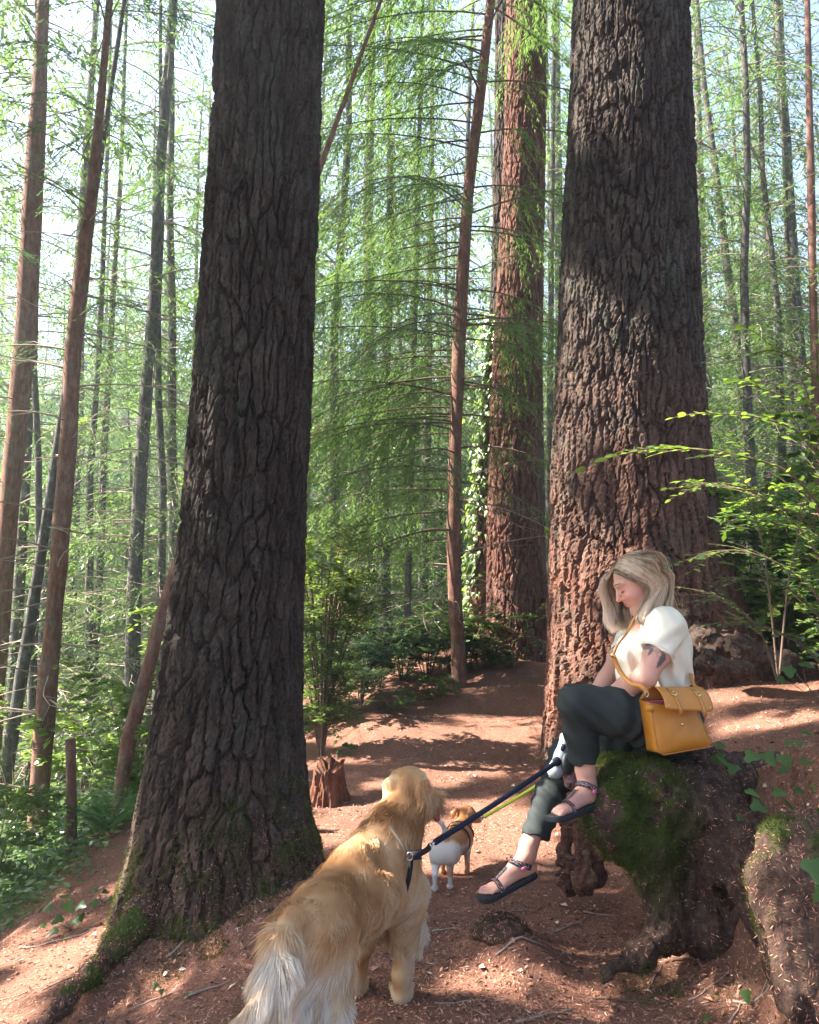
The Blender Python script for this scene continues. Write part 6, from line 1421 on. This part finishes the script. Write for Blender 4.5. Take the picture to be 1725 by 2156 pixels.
# moss and fallen needles caught on the foot of the dark fir
def trunk_moss():
    V = np.array([v.co[:] for v in trunkL.data.vertices]); Q = np.array([p.vertices[:] for p in trunkL.data.polygons])
    c = V[Q].mean(1); k = (c[:, 2] < .75) & (c[:, 1] < 4.1); Q = Q[k]
    def mk_(c): n = fbm(c[:, 0]*7, c[:, 1]*7, c[:, 2]*6, 12, 3); h = c[:, 2]-H(c[:, 0], c[:, 1]); return (h > -.03)*sstep(.55, .10, h+.18*n)*sstep(-.3, .15, n)*sstep(-1.55, -1.30, c[:, 0])
    moss_on(V, Q, 14000, mk_, tL, np.zeros(3), 61, .018, wid=.0028, tb=.2); needles_on(V, Q, 2500, lambda c: (c[:, 2] > H(c[:, 0], c[:, 1])-.03)*sstep(.45, .0, c[:, 2]-H(c[:, 0], c[:, 1])), tL, np.zeros(3), 62)
trunk_moss()
# ground moss patches round the fir
def ground_moss(cx, cy, rx, ry, n, seed, name='moss_patch', label=''):
    R = np.random.default_rng(seed); x = cx+R.normal(0, rx, n); y = cy+R.normal(0, ry, n); nz = fbm(x*7, y*7, 0, seed, 3); k = nz > -.05; x, y = x[k], y[k]; n = len(x); p = np.stack([x, y, H(x, y)], 1); l = R.uniform(.008, .02, n)[:, None]
    a = unit(R.normal(0, .5, (n, 3))+[0, 0, 1]); b = unit(a+R.normal(0, .6, (n, 3))); A = np.stack([p, p+a*l*.5, p+(a+b)*.5*l], 1); mb = MB(); strands(mb, A, .0024, np.clip(R.normal(.45, .2, n), 0, 1), R); V2, Q2, _, A2 = mb.arrays(); o = mk(name, V2, Q2, mat=M['moss'], attr={'tone': A2}); o['kind'] = 'stuff'; o['label'] = label
ground_moss(-.80, 3.50, .22, .12, 6000, 3, label='green moss on the soil at the foot of the dark fir'); ground_moss(1.0, 2.95, .12, .14, 2500, 4, label='green moss on the soil below the root log')

# ---------------------------------------------------------------- huckleberry shrub reaching in from the right, single leaves
def leafmesh(name, L, W, mat, n=7, fold=.12, curl=.10):
    t = np.linspace(0, 1, n); w = W*.5*np.sin(t**.85*pi)**.8; w[0] = w[-1] = 0.0; z = -curl*L*(t-.3)**2
    V = np.concatenate([np.c_[t*L, 0*t, z], np.c_[t*L, w, z+fold*w], np.c_[t*L, -w, z+fold*w]]); Q = [[j, j+1, n+j+1, n+j] for j in range(n-1)]+[[j, 2*n+j, 2*n+j+1, j+1] for j in range(n-1)]
    me = mkmesh(name, V, Q, None, True, {'tone': np.full(len(V), .5)}); me.materials.append(mat); return me
LEAFM = [leafmesh('leaf', .034, .017, M['leaf_maple']), leafmesh('leaf', .042, .021, M['leaf_green']), leafmesh('leaf', .030, .015, M['leaf_green']), leafmesh('leaf', .038, .019, M['leaf_dark'])]
def spray_bush(label, stems, nside, seed, limit, dz=0, mats=(0, 1, 2, 3), name='huckleberry_shrub', sc=1.0, gap=.022):
    R = np.random.default_rng(seed); base = np.array(stems[0][0]); e = empty(name, tuple(base)); tag(e, label, 'shrub'); w = MB(); stuff = MB(); cnt = 0; L_ = []
    for st in stems:
        c = bez(st, 8); w.tube(c-base, np.linspace(.007, .002, len(c)), 5, cap=False); tw = [c[len(c)//3:]]
        for q in range(nside):
            i = R.integers(len(c)//4, len(c)-2); tg = unit(c[i+1]-c[i]); sd = unit(np.cross(tg, [0, 0, 1]))*R.choice([-1, 1]); L = R.uniform(.12, .34)*sc; t = np.linspace(0, 1, 7)[:, None]
            d = unit(tg*.8+sd*R.uniform(.3, .9)+[0, 0, R.uniform(-.15, .3)]); p = c[i]+d*L*t+np.array([0, 0, -.18])*L*t*t; w.tube(p-base, np.linspace(.0022, .0009, 7), 4, cap=False); tw.append(p)
        for p in tw:
            Lg = np.linalg.norm(np.diff(p, axis=0), axis=1).sum(); m = max(3, int(Lg/(gap*sc)))
            for j in range(m):
                f = (j+.6)/m; k = min(int(f*(len(p)-1)), len(p)-2); q = p[k]+(p[k+1]-p[k])*(f*(len(p)-1)-k); tg = unit(p[k+1]-p[k]); sd = unit(np.cross(tg, [0, 0, 1]))*(1 if j % 2 else -1)
                x = unit(sd*.85+tg*(.55 if j < m-1 else 3)+R.normal(0, .12, 3)); z = unit(np.array([0, 0, 1.0])+R.normal(0, .28, 3)-x*0); z = unit(z-x*(z@x)); L_.append((q, x, z))
    # the leaves nearest the camera become single parts
    L_.sort(key=lambda a: np.linalg.norm(a[0]-[0, 0, EYE]) + (50 if abs(a[0][0]/a[0][1]) > .53 else 0))
    w.build('stems', M['twig'], e)
    for i, (q, x, z) in enumerate(L_):
        me = LEAFM[mats[int(R.integers(len(mats)))]]; s_ = R.uniform(.7, 1.2)*sc; Rm = np.stack([x, np.cross(z, x), z], 1)*s_
        if i < limit:
            o = obj('leaf', me, e); o.matrix_local = Matrix([[*Rm[0], q[0]-base[0]], [*Rm[1], q[1]-base[1]], [*Rm[2], q[2]-base[2]], [0, 0, 0, 1]])
        else:
            V = np.array([[0, 0, 0], [.017, .009, 0], [.036, 0, -.003], [.017, -.009, 0]]); stuff.add(V@Rm.T+q-base, [[0, 1, 2, 3]], None, R.random())
    if stuff.n: o = stuff.build('leaves', M['leaf_green'], e); o['kind'] = 'stuff'
    return e
spray_bush('leafy huckleberry shrub whose long sprays reach in front of the broad fir', [
    [P(1790, 1500, 3.0), P(1745, 1150, 2.95), P(1680, 1010, 2.9), P(1560, 960, 2.9), P(1440, 945, 2.9), P(1345, 950, 2.9)],
    [P(1790, 1500, 3.0), P(1760, 1100, 3.0), P(1700, 930, 3.0), P(1600, 880, 3.0), P(1480, 870, 3.0)],
    [P(1790, 1500, 3.0), P(1780, 1050, 3.1), P(1730, 880, 3.1), P(1640, 830, 3.1), P(1530, 800, 3.1)],
    [P(1790, 1500, 3.0), P(1770, 1000, 3.2), P(1720, 800, 3.2), P(1640, 740, 3.2), P(1580, 745, 3.2)],
    [P(1790, 1500, 3.0), P(1735, 1200, 3.05), P(1650, 1080, 3.1), P(1540, 1020, 3.1), P(1400, 1030, 3.1)],
    [P(1790, 1500, 3.0), P(1740, 1290, 3.2), P(1660, 1200, 3.2), P(1560, 1160, 3.2), P(1480, 1170, 3.2)]], 9, 3, 300, mats=(0, 0, 1, 2), sc=1.15)
spray_bush('darker leafy shrub behind the sprays at the right edge above the bank', [
    [P(1800, 1560, 3.9), P(1740, 1330, 3.9), P(1660, 1240, 3.9), P(1560, 1210, 3.9)], [P(1800, 1560, 3.9), P(1730, 1400, 4.0), P(1640, 1330, 4.0), P(1530, 1300, 4.0)],
    [P(1800, 1560, 3.9), P(1750, 1200, 4.1), P(1690, 1090, 4.1), P(1600, 1060, 4.1)], [P(1640, 1440, 4.4), P(1620, 1250, 4.4), P(1600, 1120, 4.4), P(1560, 1010, 4.4)],
    [P(1640, 1440, 4.4), P(1660, 1230, 4.5), P(1690, 1080, 4.5), P(1700, 960, 4.5)], [P(1640, 1440, 4.4), P(1600, 1330, 4.3), P(1540, 1270, 4.3), P(1490, 1260, 4.3)]], 13, 5, 140, mats=(1, 3, 3, 2), sc=1.1)
spray_bush('small seedling with drooping sprays in front of the red fir', [[P(1085, 1420, 8.6), P(1090, 1340, 8.5), P(1060, 1300, 8.4), P(1030, 1290, 8.4)], [P(1085, 1420, 8.6), P(1100, 1330, 8.5), P(1130, 1290, 8.4), P(1160, 1270, 8.4)], [P(1085, 1420, 8.6), P(1080, 1360, 8.4), P(1100, 1340, 8.3), P(1140, 1350, 8.2)]], 7, 6, 20, mats=(3,), sc=1.6, name='seedling')
# ---------------------------------------------------------------- ivy plants on the bank and ground, leaf by leaf
IVM = mkmesh('ivy_leaf', IVV, None, IVT, True, {'tone': np.full(len(IVV), .5)}); IVM.materials.append(M['ivy'])
def ivy_plant(label, root, leaves, name='ivy_plant'):
    R = np.random.default_rng(len(leaves)*7+3); root = np.array(root); e = empty(name, tuple(root)); tag(e, label, 'plant'); w = MB()
    for (px, py, d, s) in leaves:
        q = P(px, py, d); t = np.linspace(0, 1, 6)[:, None]; m = (root+q)/2+R.normal(0, .03, 3)+[0, 0, .03]; c = root*(1-t)**2+2*m*t*(1-t)+q*t*t; w.tube(c-root, .0014, 4, cap=False)
        z = unit(np.array([R.normal(0, .3), -.55+R.normal(0, .25), .85])); y = unit(np.array([R.normal(0, .6), -.5, -.35+R.normal(0, .3)])); y = unit(y-z*(y@z)); x = np.cross(y, z); Rm = np.stack([x, y, z], 1)*s*.82
        o = obj('ivy_leaf', IVM, e); o.matrix_local = Matrix([[*Rm[0], q[0]-root[0]], [*Rm[1], q[1]-root[1]], [*Rm[2], q[2]-root[2]], [0, 0, 0, 1]])
    w.build('stem', M['twig'], e)
ivy_plant('trailing ivy with pale veined leaves on the bank to the right of the log', P(1640, 1780, 3.05), [(1570, 1590, 3.0, .075), (1610, 1585, 3.0, .08), (1650, 1590, 3.05, .08), (1600, 1640, 3.0, .06), (1575, 1662, 2.95, .065), (1585, 1690, 2.9, .075), (1630, 1665, 2.95, .06), (1660, 1690, 2.9, .09), (1600, 1742, 2.9, .055), (1700, 1640, 3.05, .07), (1640, 1620, 3.1, .05)])
ivy_plant('small leaved ivy creeping over the shaded bank at the right edge', P(1700, 1720, 2.95), [(1680+R_*0, 1560+R_*0, 3.1, .05) for R_ in (1,)]+[(x_, y_, 2.95, s_) for x_, y_, s_ in ((1660, 1735, .05), (1690, 1750, .045), (1710, 1700, .055), (1640, 1710, .045), (1675, 1660, .05), (1700, 1600, .06), (1715, 1650, .05), (1655, 1560, .045), (1690, 1540, .05), (1560, 1720, .04), (1590, 1775, .04), (1625, 1755, .045))])
ivy_plant('ivy with broad dark leaves lying on the log beyond the bag', P(1530, 1650, 3.2), [(1505, 1590, 3.2, .085), (1525, 1600, 3.15, .085), (1545, 1610, 3.18, .07), (1520, 1565, 3.25, .05)])
ivy_plant('large single dark ivy leaves at the right edge by the mossy root', P(1725, 1900, 2.45), [(1712, 1810, 2.35, .10), (1735, 1870, 2.4, .07)])
ivy_plant('young pale ivy leaf standing alone on the ground at bottom right', G(1560, 2120), [(1568, 2085, float(G(1560, 2120)[1])-.02, .055), (1490, 2140, float(G(1500, 2140)[1])-.02, .04)])
g0 = G(150, 1960); ivy_plant('ivy clump on the needle slope left of the dark fir', g0, [(110, 1905, g0[1], .07), (140, 1900, g0[1], .09), (165, 1905, g0[1], .08), (130, 1930, g0[1]-.05, .07), (155, 1935, g0[1]-.05, .07), (120, 1955, g0[1]-.05, .075), (135, 1975, g0[1]-.1, .07), (170, 1925, g0[1], .06), (90, 1945, g0[1], .05)])
g0 = G(215, 1900); ivy_plant('sunlit pale ivy sprig against the left foot of the dark fir', g0, [(200, 1870, g0[1], .06), (225, 1875, g0[1], .05), (205, 1895, g0[1]-.04, .07), (238, 1890, g0[1], .055)])
g0 = G(735, 1590); ivy_plant('grey green ivy clump beside the rotten stump', g0, [(725, 1565, g0[1], .09), (745, 1570, g0[1], .10), (735, 1585, g0[1], .09), (755, 1590, g0[1], .08), (715, 1580, g0[1], .08)])
g0 = G(330, 2110); ivy_plant('tiny ivy seedlings on the ground before the dark fir', g0, [(330, 2070, g0[1], .035), (392, 2092, g0[1]-.05, .03), (340, 2083, g0[1], .03)])
g0 = G(1660, 1420); ivy_plant('dark ivy sprig hanging over the sunny bank at the right edge', P(1740, 1500, 3.6), [(1660, 1405, 3.6, .09), (1690, 1395, 3.6, .08), (1640, 1425, 3.6, .06)])
def add_sun_blockers():  # firs added out of view, foliage shaped to block sun outside the strips
    R = np.random.default_rng(31)
    # extent of the foreground in the plane across the sun
    pts = [[x, y, z] for x in (-2.6, 2.8) for y in (1.6, 7.6) for z in (-.6, .9)]+[list(P(px, py, d)) for px, py, d in ((480, 0, 4), (660, 0, 4), (1210, 0, 6.2), (1440, 0, 6.2))]
    U = [uv(p) for p in pts]; u0, u1 = min(a for a, b in U)-.4, max(a for a, b in U)+.4; v0, v1 = min(b for a, b in U)-.4, max(b for a, b in U)+.4
    n = 6500; u = R.uniform(u0, u1, n); v = R.uniform(v0, v1, n)
    k = ~inside(u, v, .10); u, v = u[k], v[k]; n = len(u)
    out = []
    for a, b in zip(u, v):
        for q in range(30):
            t = R.uniform(7.0, 21.0); p = a*U_+b*W_+t*S_; X = p[0]/p[1]; el = (p[2]-EYE)/p[1]
            if (X < -.66 or el > .95) and p[2] > 3.0 and p[1] > 1.0: break
        out.append(p)
    C = np.array(out)
    trunks = np.array([[-10.5, 5.6], [-15.0, 7.5], [-8.6, 2.2], [-16., 2.0]])
    own = np.argmin(((C[:, None, :2]-trunks[None])**2).sum(-1), 1)
    LB = ['tall fir up the slope to the left whose boughs shade the path', 'tall fir further back on the left whose boughs shade the path', 'tall fir just beside the path on the left outside the view', 'tall fir far out on the left slope outside the view']
    for i, (tx, ty) in enumerate(trunks):
        c = C[own == i]
        if len(c) < 5: continue
        e = empty('shade_fir'); tag(e, LB[i], 'tree'); w = MB(); l = MB(); z = float(H(tx, ty)); top = c[:, 2].max()+3
        w.tube([[tx, ty, z-.5], [tx, ty, z+4], [tx+.1, ty, top]], [.26, .18, .03], 12); w.build('trunk', M['bark_brown'], e); w = MB()
        for q in R.choice(len(c), min(len(c), 60), replace=False):
            f = c[q]; tq = np.linspace(0, 1, 14)[:, None]; pq = np.array([tx, ty, max(z+2, f[2]-.5)])*(1-tq)+f*tq
            if inside(pq@U_, pq@W_, .03).any(): continue
            f = c[q]; zz = min(max(z+2, f[2]-.1*np.hypot(f[0]-tx, f[1]-ty)), top-.3); b0 = np.array([tx, ty, zz]); t = np.linspace(0, 1, 6)[:, None]
            w.tube(b0*(1-t)+f*t+np.array([0, 0, .3])*t*(1-t), np.linspace(.016, .004, 6), 4, cap=False)
        w.build('branches', M['twig'], e)
        n = len(c); a = R.uniform(0, 2*pi, n); ax = np.stack([np.cos(a), np.sin(a), R.uniform(-.5, .1, n)], 1); m = 16
        f = np.tile((np.arange(m)+.5)/m-.5, n); idx = np.repeat(np.arange(n), m); s = np.where(np.arange(n*m) % 2 == 0, 1, -1)[:, None]
        sd = unit(np.cross(ax[idx], [0, 0, 1.0])); p = c[idx]+ax[idx]*(f*.42)[:, None]+R.normal(0, .015, (n*m, 3))
        d = unit(ax[idx]*.5+sd*s+[0, 0, -.2]); ww = unit(np.cross(d, [0, 0, 1.0])+R.normal(0, .3, (n*m, 3)))
        uu, vv = p@U_, p@W_; k = ~inside(uu, vv, .055)
        leafq(l, p[k], d[k], ww[k], .16*R.uniform(.7, 1.2, k.sum()), .075, np.clip(R.normal(.4, .2, k.sum()), 0, 1))
        l.build('crown', M['needles'], e)
add_sun_blockers()

# ---------------------------------------------------------------- air
def haze(dens):
    lo = np.array([-165, -14, -12.0]); hi = np.array([165, 172, 46.0]); mb = MB(); mb.box((lo+hi)/2, (hi-lo)/2)
    o = mb.build('haze', None, smooth=False); m, nt = newmat('haze_air'); v = nt.nodes.new('ShaderNodeVolumePrincipled'); v.inputs['Color'].default_value = (.77, .90, 1, 1); v.inputs['Density'].default_value = dens; v.inputs['Anisotropy'].default_value = .5
    nt.links.new(v.outputs[0], nt.nodes.new('ShaderNodeOutputMaterial').inputs['Volume']); o.data.materials.append(m); o['kind'] = 'stuff'; o['label'] = 'pale blue haze hanging between the trees'
HAZE = .0030
haze(HAZE)
# ---------------------------------------------------------------- every tree and shrub named by where it stands
ORD = 'nearest,second nearest,third nearest,fourth nearest,fifth nearest,sixth nearest,seventh nearest,eighth nearest,ninth nearest,tenth nearest,eleventh nearest,twelfth nearest'.split(',')
def ordn(i): return ORD[i] if i < 12 else f'{i+1}th nearest'
SHORT = ['slender grey conifer', 'high crowned conifer', 'full light green conifer', 'young light green conifer', 'stout conifer', 'bare pole like conifer', 'pale broadleaf tree', 'slim fine needled conifer', 'bushy drooping hemlock']
SHORTS = ['bright green leafy shrub', 'dark glossy shrub', 'tall pale vine maple', 'low green shrub']
def region(x, y):
    px = 862.5+FOC*x/max(y, .5)
    for lim, t in ((-40, 'beyond the left edge of the view'), (110, 'at the left edge of the picture'), (250, 'between the two slim left trunks'), (400, 'in the gap left of the dark fir'), (640, 'hidden behind the dark fir'), (800, 'just right of the dark fir'),
                   (960, 'left of the mid scene hemlock'), (1170, 'behind the red fir'), (1490, 'hidden behind the broad fir'), (1610, 'just right of the broad fir'), (1770, 'at the right edge of the picture')):
        if px < lim: return t
    return 'beyond the right edge of the view'
def relabel(kinds, shorts):
    for e, s in zip(kinds, shorts):
        base = e.name.split('.')[0]; d0 = KIDS[e.name][-1].data; by = {}
        for c in list(COL.objects):
            if c.type == 'MESH' and c.data == d0 and c.parent: by.setdefault(region(c.parent.location.x, c.parent.location.y), []).append(c.parent)
        for r, L in by.items():
            L.sort(key=lambda o: o.location.x**2+o.location.y**2)
            for i, o in enumerate(L): o['label'] = f'{s}, {ordn(i)} such {r}' if len(L) > 1 else f'{s}, only such {r}'
relabel(KINDS, SHORT); relabel(SH[:4], SHORTS)
tw = sorted([o for o in COL.objects if o.name.startswith('fallen_twig')], key=lambda o: (o.data.vertices[0].co.x**2+o.data.vertices[0].co.y**2))
for i, o in enumerate(tw):
    x, y, _ = o.data.vertices[0].co; px = 862.5+FOC*x/y
    r = 'below the dark fir at the left' if px < 420 else 'behind or beside the golden dog' if px < 900 else 'on the path before the small dog' if px < 1250 and y < 4 else 'on the path beyond the dogs' if px < 1250 else 'on the ground below the mossy log'
    o['label'] = f'thin dry fallen twig, {ordn(i)} of all, lying {r}'
